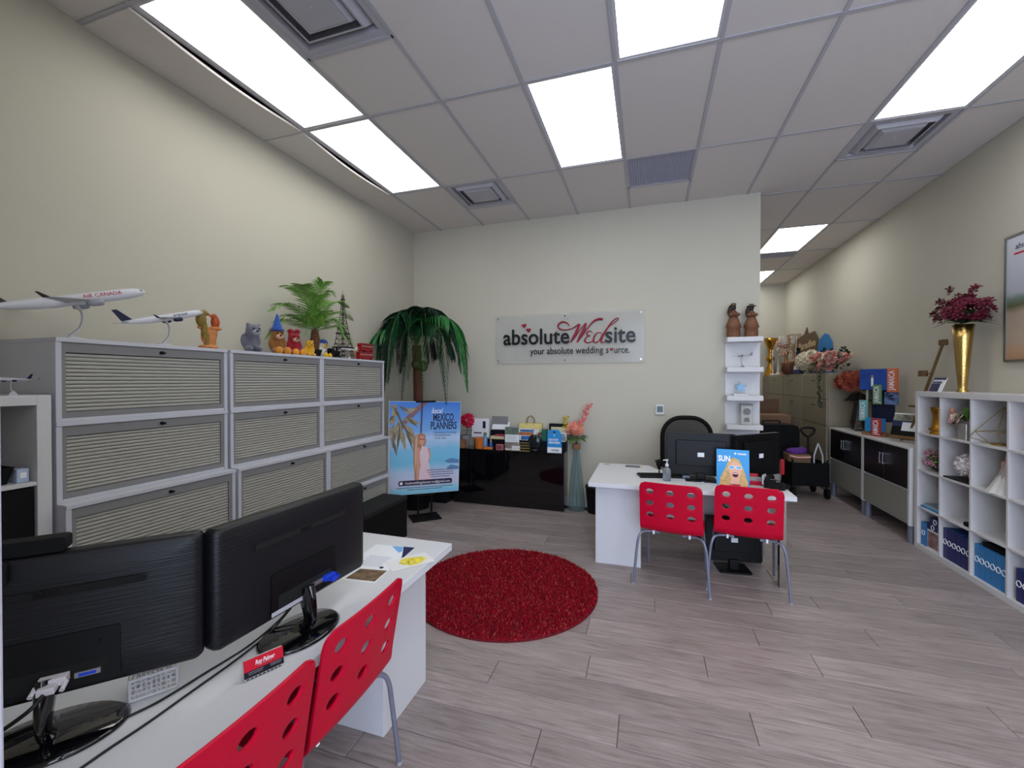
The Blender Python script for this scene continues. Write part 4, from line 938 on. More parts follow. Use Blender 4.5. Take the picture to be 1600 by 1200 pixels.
stext('absolute', 250, 800, 360, .272, M_sblk, .004); stext('site', 1097, 1350, 340, .272, M_sblk, .004)
stext('your absolute wedding s', 474, 1126, 470, .118, M_sblk); stext('urce.', 1172, 1300, 462, .118, M_sblk)
def heart(cx, cy, s, m, name='heart', par=sgn):
    pts = []
    for i in range(28):
        a = 2*PI*i/28; pts.append((16*math.sin(a)**3*s/32, (13*math.cos(a)-5*math.cos(2*a)-2*math.cos(3*a)-math.cos(4*a))*s/32))
    p = SP(cx, cy); return MB().prism(pts, -.002, .006, M=frame((p.x, YS-.008, p.z), (1, 0, 0), (0, 0, 1)) @ RZ(.15)).build(name, m, par)
heart(422, 262, .062, M_swine); heart(459, 299, .062, M_swine); heart(1150, 458, .046, M_swine)
for nm, st, rr in [('script_swash', [(800, 262), (775, 236), (735, 231), (706, 255), (713, 283), (755, 297), (815, 287), (862, 258), (882, 246)], [.006, .008, .011, .012, .010, .008, .007, .008, .011]),
                   ('script_w_stroke', [(882, 246), (866, 290), (838, 350), (808, 400)], [.013, .017, .017, .008]),
                   ('script_w_stroke', [(808, 400), (850, 350), (900, 280), (936, 238)], [.005, .005, .005, .008]),
                   ('script_w_stroke', [(936, 238), (920, 290), (890, 350), (862, 400)], [.012, .017, .017, .008]),
                   ('script_w_stroke', [(862, 400), (905, 345), (955, 275), (1000, 225), (1045, 205), (1078, 207)], [.005, .006, .008, .011, .015, .013]),
                   ('script_e', [(992, 318), (968, 305), (945, 320), (948, 340), (972, 344), (940, 358), (926, 382), (944, 402), (980, 396), (1008, 374)], [.006, .006, .009, .008, .005, .007, .010, .009, .006, .005]),
                   ('script_d', [(1068, 322), (1035, 318), (1008, 345), (998, 385), (1018, 402), (1048, 380), (1072, 335)], [.005, .006, .010, .011, .008, .006, .006]),
                   ('script_d', [(1072, 335), (1120, 275), (1180, 232), (1206, 205), (1188, 200), (1145, 240), (1100, 305), (1066, 370), (1062, 396), (1082, 400), (1100, 384)], [.005, .005, .005, .006, .007, .009, .011, .012, .010, .006, .005])]:
    P = [SP(*q) for q in st]; S_ = smooth_path(P, 6); k = len(P)-1
    rad = []
    for i in range(len(S_)):
        u = i/(len(S_)-1)*k; j = min(k-1, int(u)); rad.append(rr[j]+(rr[j+1]-rr[j])*(u-j))
    MB().tube(S_, rad, 8, flat=1).build(nm, M_swine, sgn)
# thermostat
tp = aty(1031, 640, YB); t = thing('thermostat', 'small square white thermostat on the sign wall', 'thermostat', (tp.x, YB, tp.z))
MB().box((-.05, -.022, -.058), (.05, 0, .058)).build('case', M_white, t, .006); MB().box((-.032, -.0235, -.028), (.032, -.022, .04)).build('screen', mat('lcd_green', (74, 92, 92), .3), t)

# ------------------------------------------------------------------ white wall shelf tower with its ornaments
sh = thing('wall_shelf', 'white wall shelf tower at the end of the sign wall', 'shelf', (.97, YB, 0))
MB().box((-.165, -.02, .86), (.175, 0, 2.0)).build('back_panel', M_white, sh, .002)
SZ = [1.985, 1.668, 1.368, 1.062]
for z in SZ: MB().box((-.172, -.20, z-.05), (.168, -.021, z)).build('shelf', M_white, sh, .002)
M_fig = mat('carved_brown', (112, 72, 46), .6, var=.35, vscale=40); M_figd = mat('carved_dark', (38, 26, 22), .6)
def figurine(label, px, s, hat):
    p = aty(px, 522, 5.06); t = thing('figurine', label, 'figurine', (p.x, 5.06, SZ[0]), 0, 'carved figurines on the wall shelf')
    MB().lathe([(.062*s, 0), (.07*s, .03*s), (.066*s, .10*s), (.08*s, .11*s), (.072*s, .14*s), (.05*s, .20*s), (.036*s, .24*s), (.04*s, .27*s), (.016*s, .30*s), (0, .3*s)], 16, sy=.8).build('robe', M_fig, t)
    blob('arms', [((.03*s, -.04*s, .245*s), (.03*s, .03*s, .02*s)), ((-.03*s, -.04*s, .245*s), (.03*s, .03*s, .02*s)), ((0, -.06*s, .25*s), (.02*s, .02*s, .02*s))], M_fig, t, .005)
    MB().ell((.0, 0, .325*s), (.026*s, .026*s, .033*s), 12, 8).build('head', M_figd, t)
    blob('hair', [((-.02*s, .005*s, .33*s), (.03*s, .03*s, .03*s)), ((-.035*s, .005*s, .28*s), (.028*s, .026*s, .055*s))], M_figd, t, .005)
    if hat: MB().lathe([(.05*s, .345*s), (.05*s, .35*s), (.026*s, .352*s), (.024*s, .37*s), (0, .372*s)], 14).build('hat', mat('carved_olive', (92, 84, 62), .6), t)
    else: MB().lathe([(.026*s, .35*s), (.028*s, .37*s), (.0, .378*s)], 12).build('crown', mat('carved_olive', (92, 84, 62), .6), t)
figurine('carved wooden robed figurine with long dark hair on the top wall shelf', 1146, .98, False)
figurine('carved wooden robed figurine with a flat hat on the top wall shelf', 1174, .94, True)
p = aty(1160, 575, 5.07)
airplane('small grey model plane on a stand on the wall shelf', (p.x, 5.07, SZ[1]), PI+.25, .08, .20, mat('plane_grey', (120, 128, 136), .35), mat('plane_dark', (70, 70, 80), .35), None, None, .13, standm=M_steel)
p = aty(1157, 620, 5.06); t = thing('star_award', 'pale blue glass star ornament on a white base', 'ornament', (p.x, 5.06, SZ[2]))
st = [(math.sin(2*PI*i/10)*(.066 if i % 2 == 0 else .028), math.cos(2*PI*i/10)*(.066 if i % 2 == 0 else .028)) for i in range(10)]
MB().prism(st, -.008, .008, M=frame((0, 0, .088), (1, 0, 0), (0, 0, 1)) @ RZ(.1)).build('star', mat('star_glass', (120, 186, 226), .15, trans=.5), t, .003); MB().box((-.07, -.04, 0), (.07, .04, .02)).build('base', M_white, t, .003)
p = aty(1166, 667, 5.06); t = thing('crystal_block', 'engraved clear crystal plaque on the lowest wall shelf', 'plaque', (p.x, 5.06, SZ[3]))
MB().box((-.055, -.03, 0), (.055, .03, .205)).build('block', mat('plaque_glass', (186, 184, 180), .15, alpha=.55), t, .004); MB().box((-.06, -.033, .205), (.06, .033, .217)).build('top_rim', mat('plaque_rim', (110, 104, 98), .4), t)
MB().tube([(0, -.031, .14), (0, -.033, .14)], .036, 18).build('engraved_disc', mat('engraving', (120, 116, 112), .6), t); MB().prism([(-.03, .03), (.03, .03), (.02, .075), (-.02, .075)], .031, .033, M=XZ).build('engraved_mark', MATS['engraving'], t)

# ------------------------------------------------------------------ flowers
def flower(mb, c, r, layers=4, mi=0, up=Vector((0, 0, 1)), petals=7, rnd=R_, ball=.6):
    up = Vector(up).normalized(); a = up.orthogonal().normalized(); b = up.cross(a)
    for l in range(layers):
        q = (l+.5)/layers; op = math.radians(18+75*q); n = petals+l
        for k in range(n):
            w = 2*PI*(k+.5*(l % 2))/n+rnd.uniform(-.15, .15); d = a*math.cos(w)+b*math.sin(w); s = up.cross(d)
            L = r*(.75+.35*q)*rnd.uniform(.9, 1.08); wd = L*.55
            p0 = c+d*r*.05; p1 = c+(d*math.sin(op)+up*math.cos(op))*L*.6+d*r*.08; p2 = c+(d*math.sin(op*1.1)+up*math.cos(op*1.1))*L
            mb.add([p0, p1+s*wd*.5, p1-s*wd*.5, p2+s*wd*.3+d*r*.05, p2-s*wd*.3+d*r*.05], [(0, 1, 2), (1, 3, 4, 2)], mi, True)
def leafq(mb, p, d, L, w, mi=0, droop=.2):
    d = Vector(d).normalized(); s = d.cross(Vector((0, 0, 1)))
    s = s.normalized() if s.length > .05 else Vector((1, 0, 0)); m = p+d*L*.5+Vector((0, 0, L*.06)); e = p+d*L-Vector((0, 0, L*droop))
    mb.add([p, m+s*w*.5, e, m-s*w*.5, m+Vector((0, 0, -w*.12))], [(0, 1, 4), (1, 2, 4), (2, 3, 4), (3, 0, 4)], mi, True)
def fm(n, c): return mat('petal_'+n, c, .7, var=.25, vscale=40)
M_pk = fm('pink', (228, 168, 156)); M_pch = fm('peach', (226, 150, 126)); M_rust = fm('rust', (150, 70, 50)); M_crm = fm('cream', (218, 206, 180)); M_burg = fm('burgundy', (92, 9, 36)); M_hot = fm('hot', (190, 20, 62)); M_mauve = fm('mauve', (176, 120, 136)); M_wht = fm('white', (214, 206, 206)); M_yel = fm('yellow', (190, 170, 50))
M_lf2 = mat('leaf_dark', (38, 58, 32), .5, var=.3, vscale=30); M_lf3 = mat('leaf_fresh', (78, 116, 40), .5, var=.3, vscale=30)

# floor vase
vx, vy = -.80, 5.045
t = thing('floor_vase', 'tall tapered blue green glass floor vase with pink flowers', 'vase', (vx, vy, 0))
vz = [(0.098, 0), (.104, .03), (.100, .12), (.07, .42), (.045, .64), (.036, .72), (.040, .765), (.043, .77)]
inn = [(r-.005, z) for r, z in vz[::-1] if z > .02]+[(.09, .02), (0, .02)]
MB().lathe(vz+inn, 28).build('glass', mat('sea_glass', (128, 160, 160), .06, alpha=.22), t)
MB().lathe([(.041, .715), (.046, .72), (.046, .775), (.041, .78)], 20).build('rope_collar', mat('jute', (150, 112, 80), .9), t)
mb = MB()
for k in range(4): a = k*1.6; mb.tube([(math.cos(a)*.05, math.sin(a)*.04, .03), (0, 0, .75), (math.cos(a)*.02, math.sin(a)*.02, .9)], .004, 5)
mb.build('stems', M_lf2, t)
mb = MB()
for i in range(260):
    zz = 1-1.55*(i+.5)/260; a = i*2.39996; q = math.sqrt(max(0, 1-zz*zz)); d = Vector((q*math.cos(a), q*math.sin(a), zz)); L = .115*R_.uniform(.85, 1.1); c = Vector((-.02, 0, .95)); s = d.orthogonal().normalized()
    mb.add([c, c+d*L*.6+s*.012, c+d*L+s*.006-Vector((0, 0, .012)), c+d*L*.6-s*.012], [(0, 1, 2, 3)], 0, True)
mb.ell((-.02, 0, .95), .075, 14, 10); mb.build('pink_bloom', M_pch, t)
mb = MB()
for i in range(26): z = 1.02+.24*i/26; mb.ell((.05+.10*(i/26)+R_.uniform(-.03, .03), R_.uniform(-.03, .03), z), .014+.008*(1-i/26), 6, 4)
mb.build('pink_spray', fm('coral', (220, 130, 126)), t)
mb = MB()
for i in range(16): mb.ell((-.13+R_.uniform(-.03, .03), .0+R_.uniform(-.03, .03), 1.02+R_.uniform(-.05, .08)), .014, 6, 4)
mb.tube([(-.02, 0, .86), (-.08, 0, .95), (-.13, 0, 1.08)], .003, 4); mb.build('yellow_sprig', M_yel, t)
mb = MB()
for (dx, dy, dz_) in [(1, -.3, .25), (.9, -.7, .05), (-1, -.4, .2), (-.9, .1, .35), (.2, -1, .1), (-.4, -.9, -.1), (1, .2, .4), (-.9, -.5, -.1)]: leafq(mb, Vector((0, 0, .84)), (dx, dy, dz_), .17, .075)
mb.build('leaves', M_lf3, t)
# waste bin
t = thing('waste_bin', 'black waste bin between the glass vase and the far desk', 'waste bin', (-.56, 5.02, 0))
MB().lathe([(.105, 0), (.13, .29), (.135, .3), (.128, .3), (.102, .012), (0, .012)], 24).build('bucket', M_blackm, t); MB().lathe([(.134, .285), (.139, .295), (.134, .305)], 24).build('rim', M_black, t)

# ------------------------------------------------------------------ things on the sideboard
ZB, ZR = .68, .798
def bpos(px, py, z): return atz(px, py, z)
def sb(px, Y, z=ZB): v = aty(px, 700, Y); return (v.x, Y, z)
def box_thing(name, label, cat, loc, dims, m, rz=0, bev=.002, print_m=None, group=None):
    t = thing(name, label, cat, loc, rz, group); w, d, h = dims
    MB().box((-w/2, -d/2, 0), (w/2, d/2, h)).build('body', m, t, bev)
    if print_m: MB().box((-w*.42, -d/2-.001, h*.1), (w*.42, -d/2, h*.9)).build('print', print_m, t)
    return t
t = thing('potted_flower', 'bright pink flower in a grey pot at the left of the sideboard', 'flower', sb(727, 5.03, ZB))
MB().lathe([(.05, 0), (.065, .15), (.06, .15), (0, .13)], 18).build('pot', mat('pot_grey', (110, 110, 118), .5), t)
mb = MB(); c = Vector((.05, -.03, .34))
for k in range(7): a = k*.9; flower(mb, c+Vector((math.cos(a)*.045, -.02+math.sin(a*1.7)*.03, math.sin(a)*.05)), .05, 2, 0, (math.cos(a)*.5, -1, math.sin(a)*.6), 7)
mb.build('pink_blooms', M_hot, t); mb = MB(); mb.tube([(0, 0, .1), (.03, 0, .22), (.05, -.02, .34)], .004, 5); leafq(mb, Vector((.03, 0, .2)), (1, -.3, .3), .1, .04); leafq(mb, Vector((.03, 0, .2)), (-.4, -1, .3), .1, .04); mb.build('stem', M_lf2, t)
box_thing('cardboard_box', 'small brown box at the left end of the sideboard', 'box', (sb(722, 4.94)[0]-.01, 4.945, ZB), (.11, .085, .11), M_card)
M_art = mat('leaflet_print', (150, 156, 176), .5, var=.5, vscale=16)
box_thing('white_board', 'white printed card panel leaning on the wall above the sideboard', 'card', (sb(751, 5.10)[0], 5.10, ZR), (.235, .03, .245), M_paper, 0, .001)
t = bpy.context.scene.objects['white_board']; MB().box((.035, -.017, .12), (.075, -.0155, .21)).build('printed_block', M_ptx, t); MB().box((-.09, -.017, .05), (.02, -.0155, .07)).build('printed_line', mat('print_mauve', (120, 84, 120), .5), t)
t = thing('leaflet_stack', 'grey folder with white leaflets leaning behind the sideboard display', 'leaflets', (sb(783, 5.115)[0], 5.115, ZR))
MB().box((-.125, .01, .12), (.085, .02, .275)).build('folder', mat('folder_grey', (128, 126, 130), .6), t)
MB().box((-.12, -.05, .1), (.11, -.044, .2), M=RX(-.35)).build('leaflet', M_paper, t); MB().box((-.13, -.03, .0), (.12, .03, .10)).build('holder', M_black, t, .002)
box_thing('book', 'cream book lying on the sideboard step', 'book', (sb(779, 5.06)[0], 5.065, ZR), (.18, .07, .035), mat('cream_pages', (200, 186, 148), .7), 0, .002, None)
bpy.context.scene.objects['book'].location.y = 5.045
o = box_thing('red_booklet', 'dark red booklet on top of the cream book', 'booklet', (sb(780, 5.05)[0]+.02, 5.045, ZR+.036), (.13, .065, .02), mat('booklet_red', (150, 60, 74), .6), -.1, .001)
t = thing('orange_pot', 'orange ribbed pot with a saucer on the sideboard', 'pot', sb(749, 4.985))
MB().lathe([(.052, 0), (.056, .01), (.068, .125), (.071, .13), (.064, .13), (.05, .1), (0, .1)], 22).build('pot', mat('terracotta_orange', (206, 112, 38), .55), t); MB().lathe([(.0, .1), (.055, .1), (.04, .125), (0, .13)], 14).build('filling', mat('potpourri', (150, 130, 120), .9, var=.4, vscale=60), t)
t = thing('spray_bottle', 'pale blue bottle with green cap behind the orange pot', 'bottle', sb(758, 5.0))
MB().lathe([(.03, 0), (.032, .01), (.032, .12), (.018, .15), (.018, .16)], 18).build('bottle', mat('bottle_blue', (110, 160, 210), .2, trans=.3), t); MB().lathe([(.02, .16), (.02, .195), (0, .196)], 14).build('cap', mat('cap_green', (60, 110, 80), .5), t)
def pump(label, loc, s, liquid, capm):
    t = thing('pump_bottle', label, 'bottle', loc)
    MB().lathe([(.03*s, 0), (.032*s, .006*s), (.032*s, .08*s), (.026*s, .1*s), (.012*s, .11*s), (.012*s, .12*s)], 20).build('bottle', liquid, t)
    mb = MB(); mb.lathe([(.014*s, .118*s), (.014*s, .135*s), (.005*s, .14*s), (.005*s, .16*s), (.012*s, .162*s), (.012*s, .172*s), (0, .173*s)], 14); mb.tube([(0, 0, .167*s), (-.03*s, 0, .165*s)], .005*s, 6); mb.build('pump', capm, t)
    return t
pump('small blue pump bottle on the sideboard beside the orange pot', sb(767, 4.965), .75, mat('gel_blue', (40, 90, 170), .2, trans=.3), mat('pump_yellow', (206, 196, 140), .5))
box_thing('orange_tray', 'small orange tray before the blue pump bottle', 'tray', sb(763, 4.935), (.11, .05, .028), mat('terracotta_orange', (206, 112, 38), .55), 0, .004)
box_thing('pink_box', 'small pink box on the sideboard', 'box', sb(781, 4.94), (.085, .05, .065), mat('box_pink', (190, 112, 120), .6), 0, .003, mat('box_pink_dark', (120, 60, 70), .6))
t = thing('flyer_holder', 'upright flyer sheet with printed photographs on the sideboard', 'flyer', sb(800, 4.945), 0)
MB().box((-.09, 0, .004), (.09, .004, .285)).build('sheet', M_paper, t); MB().box((-.088, -.0012, .19), (.088, 0, .283)).build('printed_photo', mat('photo_green', (96, 108, 96), .5, var=.6, vscale=30), t)
MB().box((-.088, -.0012, .02), (.088, 0, .10)).build('printed_photo', mat('photo_grey', (120, 116, 120), .5, var=.6, vscale=34), t)
for k in range(4): MB().box((-.075, -.0012, .118+.017*k), (.07-.02*(k % 2), 0, .122+.017*k)).build('printed_line', mat('text_grey', (140, 138, 150), .6), t)
MB().box((-.09, -.03, 0), (.09, .03, .004)).build('foot', M_glass, t)
t = thing('wire_basket', 'gold wire basket in front of the flyer sheet', 'basket', (sb(809, 4.925)[0], 4.928, ZB))
mb = MB(); a, b_, h = .145, .022, .10
for z in (.003, .035, .068, h): mb.tube([(-a, -b_, z), (a, -b_, z), (a, b_, z), (-a, b_, z), (-a, -b_, z)], .0018, 5)
for i in range(9): x = -a+2*a*i/8; mb.tube([(x, -b_, .003), (x, -b_, h)], .0010, 4); mb.tube([(x, b_, .003), (x, b_, h)], .0010, 4)
mb.build('wire_frame', mat('brass_wire', (168, 146, 96), .35, .8), t)
box_thing('note_cards', 'pale note cards standing inside the wire basket', 'cards', (sb(806, 4.928)[0], 4.928, ZB+.006), (.10, .02, .05), M_paper, 0, .001)
t = thing('gift_bag', 'yellow paper gift bag with rope handles behind the sideboard display', 'gift bag', (sb(829, 5.125)[0], 5.125, ZR))
MB().box((-.14, -.03, 0), (.15, .03, .20)).build('bag', mat('bag_yellow', (206, 190, 120), .8), t, .002)
for y in (-.028, .028): MB().tube(smooth_path([(-.045, y, .18), (-.045, y, .25), (0, y, .29), (.045, y, .25), (.045, y, .18)], 5), .004, 6).build('handle', mat('rope_brown', (134, 104, 74), .8), t)
box_thing('travel_book', 'white and blue travel book on top of the sideboard book pile', 'book', (sb(827, 5.05)[0], 5.05, ZR+.098), (.25, .07, .04), M_paper, 0, .002, mat('print_blue_white', (70, 104, 150), .5, var=.9, vscale=26))
box_thing('travel_book', 'brown and orange travel book in the middle of the sideboard book pile', 'book', (sb(828, 5.05)[0], 5.05, ZR+.063), (.27, .075, .034), mat('book_brown', (140, 92, 66), .6), 0, .002, mat('print_orange', (186, 96, 40), .5, var=.6, vscale=30))
box_thing('travel_book', 'sea blue travel book at the bottom of the sideboard book pile', 'book', (sb(829, 5.05)[0], 5.05, ZR+.0), (.26, .08, .062), M_paper, 0, .002, mat('print_sea', (64, 110, 176), .5, var=.7, vscale=14))
t = thing('round_decanter', 'round dark glass decanter with a pale stopper', 'decanter', sb(836, 4.965))
MB().lathe([(.04, 0), (.05, .006), (.055, .02), (.03, .03)], 20).build('foot', mat('smoke_glass', (42, 52, 56), .08, trans=.6), t)
MB().ell((0, 0, .115), (.088, .04, .092), 24, 16).build('flask', mat('smoke_glass', (42, 52, 56), .08, trans=.6), t); MB().lathe([(.03, .2), (.03, .225), (.022, .23), (.022, .27), (0, .272)], 16).build('stopper', mat('stopper_grey', (176, 176, 182), .3), t)
box_thing('teal_box', 'teal green box on the step at the right of the sideboard', 'box', (sb(851, 5.05)[0], 5.05, ZR), (.06, .07, .14), mat('teal', (22, 92, 78), .5), 0, .002)
t = thing('picture_frame', 'black and cream picture frame leaning on the sign wall', 'picture frame', (sb(872, 5.13)[0], 5.13, ZR), 0)
MB().box((-.11, -.012, 0), (.12, .012, .205)).build('frame', M_black, t, .002); MB().box((-.085, -.014, .02), (.105, -.012, .165)).build('mat_board', mat('mat_cream', (206, 196, 156), .7), t)
box_thing('card_box', 'white card box in front of the black picture frame', 'box', (sb(876, 5.06)[0], 5.06, ZR), (.15, .06, .105), M_paper, 0, .002, mat('text_grey', (140, 138, 150), .6))
t = thing('tag_sign', 'blue tag shaped counter sign with white print on the sideboard', 'sign', sb(866, 4.935), .04)
tagp = [(-.082, 0), (.088, 0), (.088, .215), (.05, .27), (-.05, .27), (-.082, .225)]
MB().prism(tagp, -.005, .003, M=XZ).build('board', M_skyb if False else mat('tag_blue', (28, 134, 200), .5), t)
MB().prism([(-.082, 0), (.088, 0), (.088, .062), (-.082, .062)], .003, .0042, M=XZ).build('white_strip', M_paper, t)
text('SUN FUN', .034, frame((-.01, -.0045, .150), (1, 0, 0), (0, 0, 1)), M_wink, t, width=.11, bold=.0006); text('EVERYWHERE', .034, frame((.0, -.0045, .115), (1, 0, 0), (0, 0, 1)), M_wink, t, width=.13, bold=.0006); text('transat', .03, frame((.01, -.0055, .03), (1, 0, 0), (0, 0, 1)), M_navy, t, width=.09, bold=.0006)
MB().tube([(0, -.003, .24), (0, -.0055, .24)], .014, 14).build('tag_eyelet', M_ink, t); MB().box((-.003, -.005, .19), (.003, -.003, .226)).build('tag_string', M_wink, t)

# ------------------------------------------------------------------ red shaggy rug
rg = thing('round_rug', 'round red shaggy rug on the plank floor', 'rug', (-1.0, 2.985, 0))
MB().lathe([(.672, .0), (.672, .010), (.66, .014), (0, .014)], 72).build('backing', mat('rug_base', (96, 8, 20), .95, var=.3, vscale=60), rg)
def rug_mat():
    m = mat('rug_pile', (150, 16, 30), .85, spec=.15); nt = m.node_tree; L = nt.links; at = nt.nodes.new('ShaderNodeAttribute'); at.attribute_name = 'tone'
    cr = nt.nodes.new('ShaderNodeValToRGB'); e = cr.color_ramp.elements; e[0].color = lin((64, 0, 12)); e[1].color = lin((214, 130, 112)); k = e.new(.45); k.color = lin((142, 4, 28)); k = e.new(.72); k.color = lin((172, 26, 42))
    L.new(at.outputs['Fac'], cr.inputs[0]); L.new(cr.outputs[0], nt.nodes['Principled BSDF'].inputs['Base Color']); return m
rr = random.Random(11); vs = []; fs = []; tone = []
for i in range(30000):
    r = .672*math.sqrt(rr.random()); a = rr.uniform(0, 2*PI); x, y = r*math.cos(a), r*math.sin(a); h = rr.uniform(.018, .034); w = rr.uniform(.003, .0055); b = rr.uniform(0, 2*PI); lx, ly = rr.gauss(0, .008), rr.gauss(0, .008); o = len(vs)
    for k in range(3): vs.append((x+w*math.cos(b+2.094*k), y+w*math.sin(b+2.094*k), .012))
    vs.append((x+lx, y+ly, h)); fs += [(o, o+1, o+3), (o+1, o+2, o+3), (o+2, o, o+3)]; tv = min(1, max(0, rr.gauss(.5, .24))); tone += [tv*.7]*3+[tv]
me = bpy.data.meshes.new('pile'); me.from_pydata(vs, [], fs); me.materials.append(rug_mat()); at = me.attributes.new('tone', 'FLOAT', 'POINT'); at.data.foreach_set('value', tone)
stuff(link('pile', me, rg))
# ------------------------------------------------------------------ things in and on the cube shelf
def kx(px, X): return atx(px, 700, X).y
def ring(mb, c, r, w=.003, n=16): mb.tube([(c[0], c[1]+r*math.cos(2*PI*i/n), c[2]+r*math.sin(2*PI*i/n)) for i in range(n+1)], w, 4)
M_nvb = mat('binder_navy', (26, 34, 96), .4); M_ltb = mat('binder_blue', (44, 120, 180), .4); M_btop = mat('binder_edge_blue', (58, 116, 160), .5)
def binder(label, x, y, z, w, h, m, group, d=.27, tilt=0):
    t = thing('binder', label, 'binder', (x, y, z), 0, group); t.rotation_euler = (tilt, 0, 0)
    MB().box((0, -w/2, 0), (.004, w/2, h)).build('spine', m, t, .001); MB().box((.004, -w/2, 0), (d, -w/2+.003, h)).build('cover', m, t); MB().box((.004, w/2-.003, 0), (d, w/2, h)).build('cover', m, t)
    MB().box((.008, -w/2+.0045, .004), (d-.006, w/2-.0045, h-.006)).build('pages', M_btop, t)
    mb = MB(); ring(mb, (-.001, 0, h*.55), min(.02, w*.42)); mb.build('spine_ring', M_wink, t)
    return t
ordn = ['first', 'second', 'third', 'fourth', 'fifth', 'sixth', 'seventh']
for k in range(6): binder('navy binder, %s from the left in the second bottom cube' % ordn[k], 2.375, 4.492-.054*k, KZ[0], .050, .25, M_nvb, 'navy binders in the second bottom cube')
for k in range(6): binder('light blue binder, %s from the left in the third bottom cube' % ordn[k], 2.375, 4.130-.052*k, KZ[0], .049, .25, M_ltb, 'light blue binders in the third bottom cube')
for k in range(5): binder('navy binder, %s from the left in the rightmost bottom cube' % ordn[k], 2.375, 3.745-.052*k, KZ[0], .049, .22, M_nvb, 'navy binders in the rightmost bottom cube')
binder('light blue binder at the left end of the bottom shelf row', 2.375, 4.785, KZ[0], .075, .205, M_ltb, 'blue binders in the first bottom cube')
box_thing('photo_box', 'pale box with red and grey pictures in the first bottom cube', 'box', (2.50, 4.645, KZ[0]), (.16, .25, .165), M_paper, -PI/2, .002, mat('photo_mix', (140, 110, 110), .5, var=.7, vscale=16)).rotation_euler = (0, 0, 0)
o = bpy.context.scene.objects['photo_box']; o.rotation_euler = (0, 0, -PI/2)
for ch in list(o.children): bpy.data.objects.remove(ch)
MB().box((-.095, -.12, 0), (.095, .12, .165)).build('body', M_paper, o, .002); MB().box((-.088, -.1212, .012), (.088, -.12, .152)).build('print', mat('photo_mix', (140, 110, 110), .5, var=.7, vscale=16), o)
for k, (yy, zz, ww) in enumerate([(4.665, .166, .19), (4.635, .222, .15)]):
    t = thing('flat_binder', 'navy binder lying %s on the photo box' % ('directly' if k == 0 else 'topmost in the stack'), 'binder', (2.38, yy, KZ[0]+zz), 0, 'navy binders on the photo box')
    MB().box((0, -ww/2, 0), (.22, ww/2, .055)).build('cover', M_nvb, t, .002); mb = MB(); ring(mb, (-.001, 0, .028), .02); mb.build('spine_ring', M_wink, t)
for k in range(3):
    t = tag(MB().box((0, -.13+.01*k, 0), (.26-.02*k, .13-.01*k, .012)).build('magazine', [M_ltb, mat('mag_pale', (150, 180, 200), .5), mat('mag_grey', (110, 130, 136), .5)][k], None, .001, (2.365+.012*k, 4.685, KZ[1]+.0125*k)), ['light blue magazine at the bottom of the pile in the first cube column', 'pale blue magazine in the middle of the pile in the first column', 'grey green magazine on top of the pile in the first column'][k], 'magazine', 'magazines in the first cube column')
tag(MB().prism(rrect(.12, .10, .02), 0, .03).build('black_pouch', M_blackm, None, .006, (2.43, 4.235, KZ[1])), 'small black pouch lying in the second cube column', 'pouch')
tag(MB().box((-.13, -.12, 0), (.13, .12, .03)).build('black_folder', M_blackm, None, .004, (2.52, 3.985, KZ[0]+.2505)), 'black folder lying on the light blue binders', 'folder')
tag(MB().prism(rrect(.10, .16, .03), 0, .05).build('black_camera_case', M_blackm, None, .01, (2.62, 3.90, KZ[1]+.0)), 'small black case at the back of the third column', 'case')
# row 1
t = thing('gold_goblet', 'gold cup shaped vase in the first top cube', 'vase', (2.42, 4.668, KZ[3]))
MB().lathe([(.06, 0), (.062, .012), (.05, .03), (.058, .05), (.05, .07), (.046, .1), (.042, .16), (.058, .23), (.062, .235), (.055, .232), (.04, .17), (0, .12)], 24).build('cup', M_gold, t); MB().lathe([(.065, .035), (.068, .045), (.065, .055)], 24).build('base_ring', M_gold, t)
t = thing('boxed_rose', 'cream and pink rose with buds in a mirrored vase', 'flower', (2.42, 4.30, KZ[3]))
MB().box((-.05, -.05, 0), (.05, .05, .13)).build('mirror_vase', mat('mirror_vase', (190, 190, 186), .15, .6), t, .003)
mb = MB(); flower(mb, Vector((-.03, .07, .155)), .075, 5, 0, (-.7, .4, .4), 6); mb.build('rose', M_crm, t); mb = MB(); flower(mb, Vector((-.035, .07, .15)), .085, 2, 0, (-.7, .4, .1), 7); mb.build('outer_petals', M_mauve, t)
mb = MB()
for d in [(-.3, 1, .3), (-.1, 1, .1), (-.6, .8, -.1), (.2, 1, .5), (.3, .2, 1), (-.2, -.2, 1), (-.4, .9, .6), (-.8, .3, -.3), (.1, -.5, 1)]: leafq(mb, Vector((0, .02, .15)), d, .15, .06)
mb.build('leaves', M_lf3, t); mb = MB(); mb.ell((-.02, .16, .22), (.016, .016, .026), 8, 6); mb.tube([(0, .05, .15), (-.02, .16, .2)], .003, 4); mb.build('bud', M_pch, t)
t = thing('geometric_terrarium', 'open gold wire geometric terrarium in the third top cube', 'terrarium', (2.46, 4.02, KZ[3]))
V_ = [(-.05, -.06, .01), (.06, -.05, .01), (.05, .06, .01), (-.06, .05, .01), (-.11, .10, .09), (-.1, -.1, .10), (.1, -.1, .11), (.1, .1, .10), (0, 0, .28), (-.12, .14, .04)]
mb = MB()
for a, b_ in [(0, 1), (1, 2), (2, 3), (3, 0), (3, 4), (0, 5), (1, 6), (2, 7), (4, 5), (5, 6), (6, 7), (7, 4), (4, 8), (5, 8), (6, 8), (7, 8), (4, 9), (9, 3)]: mb.tube([V_[a], V_[b_]], .003, 5)
mb.build('wire_frame', mat('brass_wire', (168, 146, 96), .35, .8), t); MB().lathe([(.07, 0), (.07, .008), (0, .01)], 20).build('dish', mat('dish_gold', (150, 124, 66), .4, .6), t)
